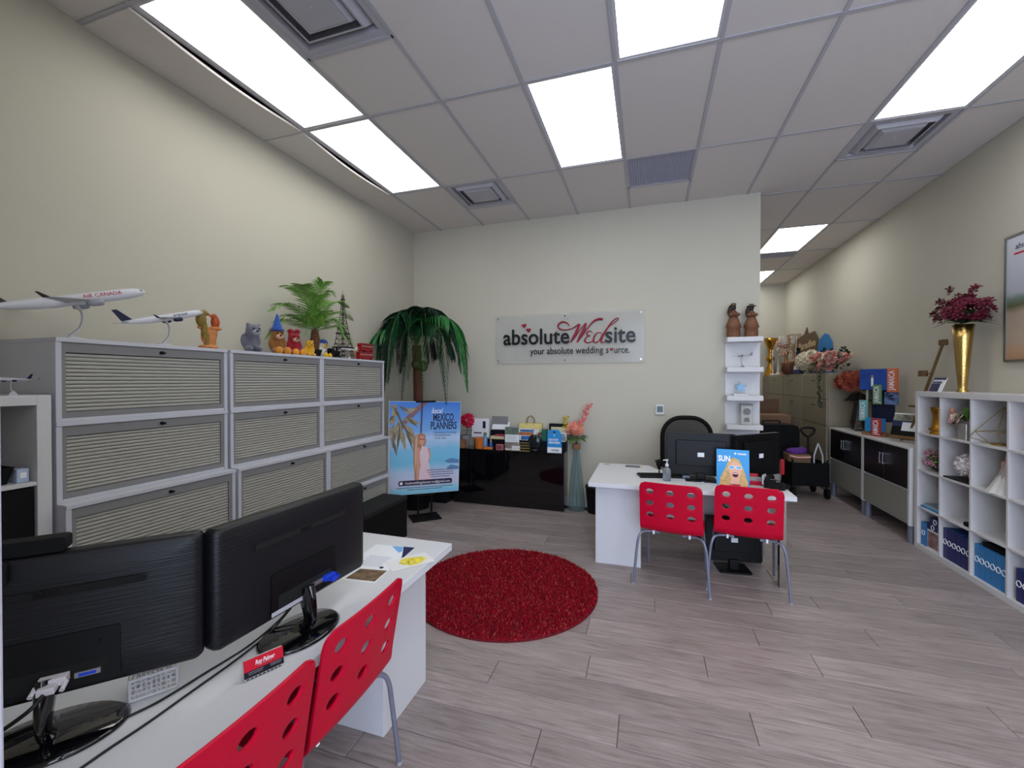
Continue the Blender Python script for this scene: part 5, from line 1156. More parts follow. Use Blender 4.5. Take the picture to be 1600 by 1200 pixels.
t = thing('peach_flower', 'peach silk flower in the rightmost top cube', 'flower', (2.45, 3.72, KZ[3])); mb = MB(); flower(mb, Vector((0, .02, .14)), .06, 4, 0, (-.6, .5, .4)); mb.build('bloom', M_pch, t); MB().tube([(0, 0, 0), (0, .01, .07), (0, .02, .14)], [.03, .012, .004], 8).build('holder', M_white, t)
# row 2
t = thing('hydrangea_bouquet', 'mauve hydrangea bouquet with green leaves in the first column', 'bouquet', (2.44, 4.69, KZ[2]))
mb = MB()
for i in range(60):
    a = R_.uniform(0, 2*PI); b_ = math.acos(R_.uniform(-.8, 1)); d = Vector((math.sin(b_)*math.cos(a), math.sin(b_)*math.sin(a), math.cos(b_))); flower(mb, Vector((-.02, .03, .105))+Vector((d.x*.075, d.y*.085, d.z*.085)), .026, 1, 0, d, 4)
mb.build('florets', M_mauve, t); mb = MB()
for d in [(-1, -.5, .4), (-.6, -1, .6), (-.2, -1, .9), (-1, -.1, .9), (-.5, -1, -.1), (-.8, -.8, .1)]: leafq(mb, Vector((0, -.02, .11)), d, .14, .075)
mb.build('leaves', M_lf3, t); MB().ell((0, .02, .095), (.07, .08, .09), 14, 9).build('core', M_lf2, t)
def flower_ball(mb, c, R, n, r, mi=0, layers=2, petals=5, rnd=R_, zmin=-1):
    for i in range(n):
        z = 1-(1-zmin)*(i+.5)/n; a = i*2.39996; q = math.sqrt(max(0, 1-z*z)); d = Vector((q*math.cos(a), q*math.sin(a), z))
        flower(mb, Vector(c)+Vector((d.x*R[0], d.y*R[1], d.z*R[2])), r, layers, mi, d, petals, rnd)
t = thing('white_rose_ball', 'white ruffled rose ball in the second column', 'flower ball', (2.45, 4.335, KZ[2]+.012))
mb = MB(); mb.ell((0, 0, .11), .085, 14, 10); flower_ball(mb, (0, 0, .115), (.075, .075, .078), 46, .034); mb.build('petals', M_wht, t)
tag(MB().box((-.13, -.15, 0), (.13, .15, .012)).build('black_tray', M_black, None, .003, (2.49, 4.35, KZ[2])), 'flat black tray under the white rose ball', 'tray')
t = thing('bride_doll', 'doll in a white lace gown and veil in the third column', 'doll', (2.45, 3.955, KZ[2]))
mb = MB(); n = 40; vs = []
for q, z in ((.11, 0), (.10, .02), (.06, .11), (.035, .165), (.03, .19)):
    for k in range(n): a = 2*PI*k/n; r = q*(1+.06*math.cos(a*10)*(1 if z < .15 else 0)); vs.append((r*math.cos(a), r*math.sin(a), z))
mb.add(vs, [(i*n+k, i*n+(k+1) % n, (i+1)*n+(k+1) % n, (i+1)*n+k) for i in range(4) for k in range(n)], 0, True); mb.build('gown', mat('lace_white', (200, 198, 194), .8), t)
blob('torso', [((0, 0, .205), (.024, .02, .03)), ((0, 0, .236), (.01, .01, .015)), ((0, 0, .262), (.02, .02, .024)), ((-.02, .025, .2), (.01, .012, .03)), ((-.02, -.025, .2), (.01, .012, .03))], mat('doll_skin', (190, 140, 118), .5), t, .004); MB().lathe([(.09, .06), (.07, .14), (.04, .23), (.03, .285), (0, .295)], 20, (.02, 0, 0)).build('veil', mat('veil', (196, 176, 180), .8, alpha=.5), t)
# on top
t = thing('gold_vase', 'tall hammered gold trumpet vase with burgundy flowers', 'vase', (2.54, 4.60, KZ[4]))
MB().lathe([(.036, 0), (.038, .012), (.027, .03), (.03, .05), (.045, .25), (.06, .45), (.07, .57), (.066, .57), (.055, .42), (0, .3)], 32).build('vase', mat('hammered_gold', (206, 172, 104), .22, 1, bump=.6, bscale=90), t)
mb = MB(); rb = random.Random(5)
for i in range(120):
    a = rb.uniform(0, 2*PI); q = rb.random()**.6; h = .60+.24*rb.random()*(1-q*.4); R = .21*q; flower(mb, Vector((R*math.cos(a)*.8, R*math.sin(a), h)), .036, 2, 0, (math.cos(a)*q, math.sin(a)*q, .6), 5, rb)
for (dx, dy, dz_) in [(-.05, .28, .70), (.0, -.28, .72), (-.06, .05, .88), (0, -.14, .85), (-.04, .22, .80), (0, -.22, .64)]:
    flower(mb, Vector((dx, dy, dz_)), .045, 2, 0, (dx-.2, dy, .4), 5, rb); flower(mb, Vector((dx*.9, dy*.85, dz_-.02)), .04, 2, 0, (dx-.3, dy, .2), 5, rb)
mb.build('burgundy_blooms', M_burg, t)
mb = MB()
for i in range(24): a = i*2.4; leafq(mb, Vector((0, 0, .58)), (math.cos(a)*.8, math.sin(a), .5+.5*math.sin(i)), .22, .05)
mb.build('leaves', M_lf2, t)
a_, b_ = atx(1433, 607, 2.46), atx(1471, 607, 2.46); t = thing('island_card', 'navy and white island card leaning on top of the cube shelf', 'card', (2.46, 4.72, KZ[4]), 0)
t.location = (2.45, (max(b_.y, 4.70)+4.86)/2, KZ[4])
CMx = frame((0, 0, 0), (0, -1, 0), (.35, 0, 1)); w = .17
MB().prism([(-w/2, 0), (w/2, 0), (w/2, .13), (-w/2, .13)], -.004, 0, M=CMx).build('card', M_paper, t); MB().prism([(-w/2, 0), (w*.2, 0), (w*.2, .075), (-w/2, .075)], 0, .001, M=CMx).build('printed_block', M_navy, t); MB().prism([(-w/2, .11), (w/2, .11), (w/2, .13), (-w/2, .13)], 0, .001, M=CMx).build('printed_strip', M_navy, t)
text('barbados', .034, CMx @ T(-.015, .088, .0015), M_navy, t, width=.12, bold=.0008)

# ------------------------------------------------------------------ things on the low cabinets
ZL = .90
t = thing('bead_tree', 'small silver beaded cone tree on the far low cabinet', 'ornament', (2.50, kx(1341, 2.50), ZL))
mb = MB()
for i in range(90): q = i/90; a = q*2*PI*8; r = .038*(1-q)+.003; mb.ell((r*math.cos(a), r*math.sin(a), .015+.23*q), .0075*(1-.4*q), 6, 4)
mb.build('beads', mat('silver_bead', (170, 164, 164), .25, .8), t); MB().lathe([(.04, 0), (.038, .015), (.004, .25), (0, .25)], 12).build('cone', mat('cone_dark', (70, 62, 64), .6), t)
t = thing('rust_bouquet', 'rust red roses in a dark vase beside the beige cabinets', 'bouquet', (2.56, 6.55, ZL))
MB().lathe([(.06, 0), (.075, .1), (.05, .25), (.04, .32), (.05, .34)], 18).build('vase', mat('vase_dark', (44, 38, 40), .3), t)
mb = MB(); flower_ball(mb, (-.02, .02, .60), (.16, .16, .10), 22, .085, 0, 4, 6, R_, -.4); mb.build('roses', M_rust, t); mb = MB()
for i in range(40): a = i*2.4; leafq(mb, Vector((0, 0, .34+.004*i)), (math.cos(a), math.sin(a), .4-.03*i), .17, .05)
mb.build('leaves', mat('leaf_dark_brown', (40, 36, 32), .6), t)  # dark brown foliage under the roses
# Jamaica display
jy = kx(1372, 2.50); jm = thing('island_display', 'cardboard travel display with blue photos and JAMAICA lettering', 'display', (2.50, jy, ZL), 0)
JM = frame((0, 0, 0), (.50, -.86, 0), (0, 0, 1))      # panel plane facing the room: local x to the right in view, y up
M_jblue = mat('display_blue', (34, 72, 150), .5, var=.25, vscale=9); M_jdk = mat('display_dark', (20, 26, 56), .5, var=.7, vscale=12); M_jor = mat('display_orange', (206, 104, 70), .5); M_jtq = mat('display_turquoise', (116, 176, 178), .5); M_jgr = mat('display_green', (104, 140, 100), .5); M_jrd = mat('display_red', (176, 50, 44), .5)
def jpan(x0, x1, y0, y1, z0, z1, m, nm): return MB().prism([(x0, y0), (x1, y0), (x1, y1), (x0, y1)], z0, z1, M=JM).build(nm, m, jm, .001)
jpan(-.10, .14, .16, .52, -.05, -.035, M_jdk, 'back_panel'); jpan(-.20, .10, .52, .76, .0, .015, M_jblue, 'photo_panel'); jpan(.10, .20, .50, .76, -.01, .015, M_jor, 'name_panel')
jpan(-.19, -.10, .16, .40, .02, .035, M_jtq, 'name_panel'); jpan(-.03, .06, .36, .58, .03, .045, M_jgr, 'name_panel'); jpan(-.10, .08, .05, .20, .0, .06, M_skyb, 'photo_panel'); jpan(-.02, .08, -.0, .2, .06, .075, M_jrd, 'name_panel'); jpan(-.14, .12, .0, .03, -.12, .06, M_card, 'base')
MB().tube([(-.14, .03, -.02), (-.14, .6, -.02)], .011, 8, M=JM).build('post', mat('post_pale', (150, 160, 140), .6), jm)
jpan(.05, .19, .36, .50, -.03, -.015, mat('display_photo', (90, 110, 150), .5, var=.8, vscale=14), 'photo_panel')
for (x, y, z, m, h) in [(.15, .63, .017, M_paper, .22), (-.145, .28, .037, M_paper, .2), (.015, .47, .047, M_paper, .19), (.03, .10, .077, M_paper, .17)]: text('JAMAICA', .085, JM @ T(x, y, z) @ RZ(PI/2), m, jm, width=h, bold=.001)
jpan(-.07, -.045, .56, .66, .015, .017, M_wink, 'printed_figure')
MB().ell((-.0575, .675, .018), (.014, .014, .004), 8, 6, 0, JM).build('printed_figure', M_phair, jm)
for i, a in enumerate((20, 70, 120, 165, -15)): u = Vector((math.cos(math.radians(a)), math.sin(math.radians(a)), 0)); v = Vector((-u.y, u.x, 0)); o = Vector((.07, .44, -.015)); MB().poly([o, o+u*.05+v*.012, o+u*.1, o+u*.05-v*.012], 0, JM).build('printed_palm', M_ink, jm)
# wooden easel with a brochure
ey = 5.40; es = thing('table_easel', 'wooden table easel with a tall mast on the near low cabinet', 'easel', (2.50, ey, ZL), 0)
EM = frame((-.05, 0, .0), (.55, -.835, 0), (.32*.835, .32*.55, 1))
for x0, x1 in ((.03, .15), (.27, .15)): MB().tube([(x0, .015, -.012), (x1, .36, -.012)], .012, 4, M=EM).build('leg', M_wood, es)
MB().box((-.06, .03, -.02), (.30, .06, .03), M=EM).build('ledge', M_wood, es, .002); MB().box((.02, .17, -.02), (.27, .19, -.005), M=EM).build('cross_bar', M_wood, es, .001)
mtop = atx(1474, 535, 2.66)-Vector(es.location); mlow = Vector((.03, -.02, .02))
MB().tube([mlow, mtop], .014, 4).build('mast', M_wood, es); MB().cbox(tuple(mtop), (.05, .06, .055)).build('mast_block', M_wood, es, .006)
mm = mlow.lerp(mtop, .70); MB().cbox((mm.x-.02, mm.y+.10, mm.z), (.05, .07, .06)).build('side_block', M_wood, es, .004); MB().tube([mm, (mm.x-.02, mm.y+.10, mm.z)], .007, 6).build('side_rod', M_wood, es); MB().cbox((mlow.lerp(mtop, .36).x-.02, mlow.lerp(mtop, .36).y+.03, mlow.lerp(mtop, .36).z), (.04, .16, .02)).build('cross_head', M_wood, es, .002)
br = thing('brochure_board', 'dark framed brochure board leaning on the wooden easel', 'brochure', es.location, 0)
BMx = EM @ T(-.07, .062, .006)
MB().prism([(0, 0), (.30, 0), (.30, .235), (0, .235)], -.012, 0, M=BMx).build('frame', M_black, br, .002); MB().prism([(.0, .16), (.30, .16), (.30, .235), (0, .235)], 0, .001, M=BMx).build('printed_photo', mat('photo_coast', (130, 130, 116), .5, var=.8, vscale=18), br); MB().prism([(.0, .10), (.30, .10), (.30, .16), (0, .16)], 0, .001, M=BMx).build('printed_band', mat('band_navy', (34, 44, 84), .5), br); MB().prism([(.09, .055), (.22, .055), (.22, .145), (.09, .145)], .001, .002, M=BMx).build('note', M_paper, br); MB().prism([(0, .228), (.30, .228), (.30, .24), (0, .24)], -.002, .0015, M=BMx).build('white_edge', M_paper, br)

# ------------------------------------------------------------------ things on the beige filing cabinets
ZF = 1.635
def fpos(px, X=2.44): return (X, atx(px, 585, X).y, ZF)
lateral(9.855, 10.29, 'narrow beige filing cabinet against the end wall of the passage')
t = thing('trumpet_vase', 'tall gold trumpet vase in the passage', 'vase', (2.42, 10.05, ZF)); MB().lathe([(.12, 0), (.11, .02), (.05, .2), (.035, .26), (.08, .32), (.08, .36), (.035, .42), (.05, .55), (.12, .74), (.14, .76), (.1, .7), (0, .5)], 24).build('vase', M_gold, t)
for k, (px, h, lab) in enumerate([(1207, .52, 'thin white candlestick nearest the gold trumpet vase'), (1216, .62, 'white lantern stand left of the crystal candelabra')]):
    t = thing('candlestick', lab, 'candlestick', fpos(px)); MB().lathe([(.06, 0), (.06, .02), (.018, .05), (.014, h*.7), (.03, h*.72), (.012, h*.76), (.012, h)], 14).build('stem', M_wht if k else M_white, t); mb = MB(); ring(mb, (0, 0, h*.86), .06, .008); mb.build('ring', M_white, t)
t = thing('candelabra', 'gold crystal candelabra with pink blossoms in the passage', 'candelabra', fpos(1228)); MB().lathe([(.10, 0), (.10, .03), (.04, .06), (.025, .35), (.05, .4), (.02, .45)], 16).build('stem', mat('rose_gold', (186, 140, 104), .3, .8), t)
mb = MB()
for i in range(60): a = i*2.4; q = R_.uniform(.05, .16); mb.ell((q*math.cos(a), q*math.sin(a), .34+.26*R_.random()), .016, 6, 4)
mb.build('crystals', mat('crystal_gold', (206, 178, 150), .15, .4), t)
for k in range(3): a = k*2.1; MB().lathe([(.045, 0), (.05, .16), (.045, .16), (.0, .01)], 12, (.11*math.cos(a), .11*math.sin(a), .55)).build('candle_cup', mat('cup_glass', (206, 196, 186), .2, alpha=.6), t)
mb = MB(); flower_ball(mb, (.0, .16, .6), (.08, .1, .08), 14, .06); mb.build('blossoms', M_pk, t)
t = thing('brown_basket', 'dark brown studded basket below the candelabra', 'basket', fpos(1234, 2.38)); MB().lathe([(.09, 0), (.13, .06), (.13, .2), (.11, .22), (0, .2)], 20).build('basket', mat('basket_brown', (92, 52, 34), .6, var=.3), t)
mb = MB()
for i in range(16): a = 2*PI*i/16; mb.ell((.132*math.cos(a), .132*math.sin(a), .19), .012, 6, 4)
mb.build('studs', M_gold, t)
t = thing('wire_cage', 'square gold wire cage on a stand behind the candelabra', 'lantern', fpos(1240, 2.58)); mb = MB()
for z in (.5, .58, .66, .74): mb.tube([(-.09, -.09, z), (.09, -.09, z), (.09, .09, z), (-.09, .09, z), (-.09, -.09, z)], .004, 4)
for i in range(5):
    for s_ in (-1, 1): mb.tube([(-.09+.045*i, s_*.09, .5), (-.09+.045*i, s_*.09, .74)], .003, 4); mb.tube([(s_*.09, -.09+.045*i, .5), (s_*.09, -.09+.045*i, .74)], .003, 4)
mb.build('cage', mat('rose_gold', (186, 140, 104), .3, .8), t); MB().lathe([(.08, 0), (.02, .04), (.018, .5)], 12).build('stand', mat('rose_gold', (186, 140, 104), .3, .8), t)
t = thing('lighthouse_model', 'blue and white striped lighthouse model', 'lighthouse model', fpos(1247, 2.38))
for k in range(5): z0 = .07*k; MB().lathe([(.075-.009*k, z0), (.066-.009*k, z0+.07)], 16).build('band', M_white if k % 2 else mat('stripe_navy', (52, 62, 96), .5), t)
MB().lathe([(.05, .35), (.05, .36), (.028, .362), (.028, .41), (.036, .412), (0, .45)], 14).build('lantern_room', M_black, t)
t = thing('paradise_sign', 'cut out brown and blue lettered sign on the passage cabinets', 'sign', fpos(1260, 2.62)); t.scale = (1.4, 1.4, 1.4); SMx = frame((0, 0, 0), (.4, -.9, 0), (0, 0, 1))
MB().prism([(-.12, .0), (.13, .0), (.14, .25), (.17, .42), (.12, .52), (.02, .5), (.0, .58), (-.04, .5), (-.16, .44), (-.15, .25)], -.012, 0, M=SMx).build('board', mat('sign_brown', (104, 84, 64), .6), t)
MB().prism([(-.12, .02), (.12, .02), (.13, .26), (-.13, .26)], 0, .004, M=SMx).build('blue_field', mat('sign_blue', (50, 112, 150), .5), t); text('Paradise', .12, SMx @ T(0, .36, .003) @ RZ(.2), mat('sign_cream', (206, 180, 140), .6), t, width=.27, shear=.3, bold=.002)
t = thing('surfboard_sign', 'plain blue rounded board on the passage cabinets', 'sign', fpos(1288, 2.66)); t.scale = (1.3, 1.3, 1.3); MB().prism([(-.12, .0), (.12, .0), (.125, .2), (.1, .38), (.05, .47), (.0, .49), (-.08, .42), (-.13, .2)], -.012, 0, M=frame((0, 0, 0), (.4, -.9, 0), (0, 0, 1))).build('board', mat('board_blue', (52, 116, 170), .5), t); MB().tube([(0, 0, .0), (0, 0, .006)], .02, 10, M=frame((0, 0, .3), (.4, -.9, 0), (0, 0, 1))).build('knob', M_ink, t)
t = thing('hydrangea_ball', 'large cream hydrangea head on the beige cabinets', 'flower', fpos(1262, 2.45)); mb = MB(); mb.ell((0, 0, .2), .13, 12, 8); flower_ball(mb, (0, 0, .2), (.15, .16, .14), 90, .05, 0, 1, 5); mb.build('florets', M_crm, t); MB().lathe([(.05, 0), (.06, .08), (.02, .1)], 12).build('holder', M_glass, t)
t = thing('rose_arrangement', 'wide pink and cream rose arrangement with trailing vine', 'flower arrangement', (2.50, 7.28, ZF))
mb = MB(); rb = random.Random(9)
for i in range(34): flower(mb, Vector((rb.uniform(-.16, .12), rb.uniform(-.36, .42), .05+.22*rb.random())), .075, 4, 0, (-.6+rb.uniform(-.3, .3), rb.uniform(-.5, .5), .6), 6, rb)
mb.build('pink_roses', M_pk, t); mb = MB()
for i in range(10): flower(mb, Vector((rb.uniform(-.18, .06), rb.uniform(-.34, .4), .1+.2*rb.random())), .07, 4, 0, (-.6, rb.uniform(-.4, .4), .7), 6, rb)
mb.build('cream_roses', M_crm, t); mb = MB()
for i in range(90): leafq(mb, Vector((rb.uniform(-.12, .14), rb.uniform(-.42, .46), rb.uniform(.04, .34))), (rb.uniform(-1, 1), rb.uniform(-1, 1), rb.uniform(0, 1)), .09, .045)
for i in range(24): q = i/24; leafq(mb, Vector((.0, -.34-.30*q, .30+.06*math.sin(q*3)-.08*q)), (rb.uniform(-1, .3), -1, rb.uniform(-.5, .8)), .07, .035)
mb.tube([(0, -.3, .25), (0, -.5, .32), (0, -.66, .22)], .004, 4); mb.build('foliage', M_lf2, t)
mb = MB(); pa = smooth_path([(-.17, -.26, .06), (-.205, -.29, -.04), (-.21, -.31, -.2), (-.205, -.29, -.36), (-.215, -.36, -.44)], 6); mb.tube(pa, .004, 4)
for i in range(70): p = pa[int(i/70*len(pa))]; leafq(mb, Vector(p), (rb.uniform(-1, .1), rb.uniform(-1, 1), rb.uniform(-.9, .2)), .06, .03)
mb.build('trailing_vine', mat('vine_green', (62, 74, 52), .6, var=.3), t)
# ------------------------------------------------------------------ things on the passage floor
box_thing('cardboard_carton', 'upper brown carton behind the wall end in the passage', 'carton', (1.86, 8.35, .60), (.46, .40, .62), mat('carton_dark', (104, 76, 58), .8), 0, .003)
box_thing('cardboard_carton', 'wide brown carton under the upper one in the passage', 'carton', (1.86, 8.30, 0), (.62, .52, .60), M_card, 0, .003)
box_thing('cardboard_carton', 'lighter brown carton stacked in front of the other cartons', 'carton', (1.83, 7.60, .62), (.46, .40, .38), mat('carton_light', (128, 96, 70), .8), 0, .003)
box_thing('storage_chest', 'dark storage chest under the lighter carton in the passage', 'chest', (1.83, 7.60, 0), (.60, .50, .615), M_blackm, 0, .02)
t = thing('suitcase', 'large black suitcase standing in the passage', 'suitcase', (1.72, 7.08, 0)); MB().prism(rrect(.64, .86, .08, cy=.47), -.14, .14, M=XZ).build('shell', M_blackm, t, .01); MB().tube(smooth_path([(-.1, 0, .9), (-.1, 0, .94), (.1, 0, .94), (.1, 0, .9)], 4), .012, 6).build('handle', M_black, t)
for x in (-.25, .25): MB().tube([(x-.02, 0, .035), (x+.02, 0, .035)], .035, 12).build('wheel', M_black, t)
t = thing('folding_cart', 'black folding wagon with an upright loop handle in the passage', 'cart', (1.99, 6.62, 0), .1)
mb = MB(); mb.box((-.22, -.2, .16), (.22, .22, .18)); mb.box((-.22, -.2, .18), (-.205, .22, .46)); mb.box((.205, -.2, .18), (.22, .22, .46)); mb.box((-.22, -.2, .18), (.22, -.185, .46)); mb.box((-.22, .205, .18), (.22, .22, .46)); mb.build('tub', M_blackm, t, .004)
for x in (-.2, .2):
    for y in (-.18, .2): MB().tube([(x-.015, y, .065), (x+.015, y, .065)], .065, 16).build('wheel', M_black, t); MB().tube([(x, y, .07), (x, y, .5)], .012, 6).build('frame_post', M_black, t)
MB().tube([(.17, .24, .2), (.16, .26, .74)], .013, 8).build('handle_shaft', M_black, t); MB().tube(smooth_path([(.16, .26, .74), (.10, .26, .79), (.075, .265, .84), (.11, .27, .87), (.21, .27, .87), (.245, .265, .84), (.22, .26, .79), (.16, .26, .74)], 4), .014, 8).build('handle_loop', M_black, t)
t = thing('purple_bag', 'purple topped bag of supplies inside the wagon', 'bag', (1.88, 6.62, .185)); MB().box((-.10, -.13, 0), (.16, .13, .37)).build('bag', mat('bag_tan', (120, 92, 66), .8, var=.3, vscale=12), t, .02); blob('purple_cloth', [((.02, 0, .39), (.12, .12, .05)), ((.08, -.03, .42), (.06, .06, .04))], mat('purple_cloth', (92, 42, 132), .8), t, .01); MB().tube([(-.09, -.14, .35), (.0, -.14, .33), (.15, -.14, .34)], .012, 6).build('pale_roll', M_pk, t)
t = thing('white_a_frame', 'small white A shaped clip standing in the wagon', 'clip', (2.13, 6.54, .185)); mb = MB(); mb.tube([(-.05, 0, .0), (-.045, 0, .36), (0, 0, .52)], .01, 5); mb.tube([(.06, 0, .0), (.05, 0, .36), (0, 0, .52)], .01, 5); mb.build('frame', M_white, t)
t = thing('cloth_sack', 'white and red cloth sack hanging beside the wagon', 'bag', (1.60, 6.45, 0)); blob('sack', [((0, 0, .1), (.1, .1, .1)), ((0, 0, .3), (.09, .08, .22)), ((.0, 0, .55), (.05, .05, .1))], mat('sack_white', (170, 164, 158), .9), t, .012); MB().box((.05, -.1, .3), (.1, -.06, .5)).build('red_strip', M_redp, t, .01)

# ------------------------------------------------------------------ picture on the right wall
pz0, pz1, py1 = 1.675, 2.663, 4.448; t = thing('wall_picture', 'framed beach photograph on the right wall, cut off by the photo edge', 'picture', (XR, 3.75, (pz0+pz1)/2))
hh, ww = (pz1-pz0)/2, py1-3.75; PMx = frame((-.022, 0, 0), (0, -1, 0), (0, 0, 1))
f = MB()
for a, b_ in (((-ww, -hh), (ww, -hh+.018)), ((-ww, hh-.018), (ww, hh)), ((-ww, -hh+.018), (-ww+.018, hh-.018)), ((ww-.018, -hh+.018), (ww, hh-.018))): f.box((a[0], a[1], -.02), (b_[0], b_[1], .004), M=PMx)
f.build('frame', mat('alu_frame', (120, 122, 122), .35, .8), t)
MB().prism([(-ww+.018, -hh+.018), (ww-.018, -hh+.018), (ww-.018, hh-.018), (-ww+.018, hh-.018)], -.004, -.002, M=PMx).build('photo', grad('beach_photo', [(0, (150, 110, 80)), (.1, (176, 140, 112)), (.18, (168, 150, 136)), (.42, (176, 158, 140)), (.48, (92, 96, 66)), (.54, (110, 130, 118)), (.58, (168, 170, 182)), (1, (196, 198, 210))]), t)
text('absolute', .06, PMx @ T(-ww+.20, hh-.10, -.0015), M_ink, t, width=.2, shear=.2); MB().prism([(-ww+.09, hh-.16), (-ww+.34, hh-.16), (-ww+.34, hh-.145), (-ww+.09, hh-.145)], -.002, -.001, M=PMx).build('red_line', M_redp, t)

# ------------------------------------------------------------------ far desk: office chair and desktop things
oc = thing('office_chair', 'black mesh back office chair behind the far desk', 'office chair', (.43, 4.72, 0), PI+.15)
M_mesh = mat('chair_mesh', (40, 40, 44), .8, alpha=.85)
out = rrect(.50, .62, .2, 8, cy=.82); P = [(x, -.22+.25*x*x, z) for x, z in out]; P.append(P[0]); MB().tube(P, .028, 8, flat=.8).build('back_frame', M_blackm, oc)
mb = MB(); n = 14; vs = []; fs = []
inn = rrect(.47, .59, .19, 8, cy=.82); vs = [(0, -.2, .82)]+[(x, -.215+.25*x*x, z) for x, z in inn]; mb.add(vs, [(0, i, i+1) for i in range(1, len(inn))]+[(0, len(inn), 1)], 0, True); mb.build('back_mesh', M_mesh, oc)
MB().prism(rrect(.50, .48, .1), .44, .51).build('seat', M_blackm, oc, .02); MB().tube([(0, -.2, .47), (0, -.27, .55), (0, -.24, .7)], .025, 8).build('back_support', M_black, oc); MB().tube([(0, 0, .08), (0, 0, .44)], .03, 12).build('gas_lift', M_black, oc)
for k in range(5):
    a = 2*PI*k/5+.3; lg = MB().tube([(0, 0, .1), (.28*math.cos(a), .28*math.sin(a), .065)], [.028, .016], 8).build('base_arm', M_black, oc); MB().tube([(.28*math.cos(a)-.015*math.sin(a), .28*math.sin(a)+.015*math.cos(a), .028), (.28*math.cos(a)+.015*math.sin(a), .28*math.sin(a)-.015*math.cos(a), .028)], .028, 12).build('caster', M_black, lg)
for s_ in (-1, 1): MB().tube(smooth_path([(s_*.25, -.1, .47), (s_*.3, -.1, .55), (s_*.3, -.08, .655)], 4), .018, 8).build('arm_post', M_black, oc); MB().box((s_*.3-.035, -.16, .655), (s_*.3+.035, .1, .68)).build('arm_rest', M_black, oc, .01)
def on2(px, py): v = atz(px, py, ZD); return (v.x, v.y, ZD)
pump('clear sanitizer pump bottle on the far desk', on2(1042, 751), 1.02, mat('sanitizer', (206, 214, 220), .05, trans=.8), M_white)
t = thing('woman_flyer', 'sky blue SUN flyer with a laughing woman on the far desk', 'flyer', (on2(1145, 760)[0], on2(1145, 760)[1], ZD), -.12)
FM = frame((0, 0, 0), (1, 0, 0), (0, .16, 1)); w, h = .115, .285
MB().prism([(-w, 0), (w, 0), (w, h), (-w, h)], -.003, 0, M=FM).build('sheet', mat('flyer_blue', (42, 150, 214), .45), t)
def fp(pts, m, nm, z): return MB().poly([(x, y, z) for x, y in pts], 0, FM).build(nm, m, t)
M_blond = mat('print_blond', (206, 166, 104), .5, var=.25, vscale=50); M_fskin = mat('print_face', (226, 176, 150), .5); M_lips = mat('print_lips', (176, 30, 50), .5)
fp([(-.10, .0), (-.085, .07), (-.05, .14), (-.03, .2), (.01, .225), (.05, .2), (.07, .15), (.09, .09), (.105, .03), (.105, 0)], M_blond, 'printed_hair', .0006)
fp([(.018+.043*math.cos(2*PI*i/18), .125+.068*math.sin(2*PI*i/18)) for i in range(18)], M_fskin, 'printed_face', .0010); fp([(-.02, 0), (-.01, .07), (.045, .07), (.055, 0)], M_fskin, 'printed_neck', .0008)
for x in (-.008, .042): fp([(x-.02, .135), (x+.02, .135), (x+.022, .158), (x-.022, .158)], M_wink, 'printed_glasses', .0014); fp([(x-.016, .138), (x+.016, .138), (x+.018, .155), (x-.018, .155)], mat('lens_blue', (90, 170, 220), .4), 'printed_lens', .0018)
fp([(.018+.022*math.cos(2*PI*i/14), .09+.02*math.sin(2*PI*i/14)) for i in range(14)], M_lips, 'printed_mouth', .0014); fp([(.018+.015*math.cos(2*PI*i/14), .088+.013*math.sin(2*PI*i/14)) for i in range(14)], M_ink, 'printed_mouth', .0018); fp([(.003, .096), (.033, .096), (.03, .103), (.006, .103)], M_wink, 'printed_teeth', .0022)
fp([(-.02, 0), (.055, 0), (.05, .02), (-.015, .018)], M_lips, 'printed_top', .0012)
text('SUN', .062, FM @ T(-.06, .21, .001), M_wink, t, width=.085, bold=.002); text('transat', .024, FM @ T(.065, .255, .001), M_wink, t, width=.062, bold=.0006); st = [(math.sin(2*PI*i/10)*(.011 if i % 2 == 0 else .005), math.cos(2*PI*i/10)*(.011 if i % 2 == 0 else .005)) for i in range(10)]; fp([(x+.018, y+.255) for x, y in st], M_wink, 'printed_star', .001)
MB().prism([(-.06, 0), (.06, 0), (.0, .07)], -.005, -.004, M=frame((0, .03, 0), (0, 1, 0), (0, 0, 1))).build('easel_back', M_paper, t)
t = thing('card_holder', 'red card holder with cards beside the SUN flyer', 'card holder', on2(1180, 757), -.1); MB().box((-.05, -.03, 0), (.05, .03, .03)).build('holder', M_red, t, .004); MB().box((-.045, -.012, .03), (.045, .008, .06)).build('cards', mat('cards_grey', (150, 150, 150), .6), t); MB().box((-.045, .01, .03), (.02, .016, .085)).build('red_card', M_redp, t)
t = thing('desk_phone', 'black desk phone with a white slip on the far desk', 'phone', on2(1214, 762), -.5); MB().prism([(-.08, 0), (.08, 0), (.08, .02), (-.08, .06)], -.07, .07, M=frame((0, 0, 0), (0, 1, 0), (0, 0, 1))).build('base', M_black, t, .004); MB().tube(smooth_path([(-.05, -.07, .055), (-.05, -.05, .075), (-.05, .05, .075), (-.05, .07, .055)], 4), .016, 8).build('handset', M_blackm, t); MB().box((-.075, -.1, .03), (-.07, -.02, .10)).build('white_slip', M_white, t)
t = thing('glass_block', 'small clear glass block on the far desk before the monitor', 'paperweight', on2(1072, 748)); MB().box((-.035, -.012, 0), (.035, .012, .035)).build('block', M_glass, t, .003); MB().box((-.026, -.0125, .006), (.026, -.012, .028)).build('etching', mat('etch', (120, 130, 150), .5), t)
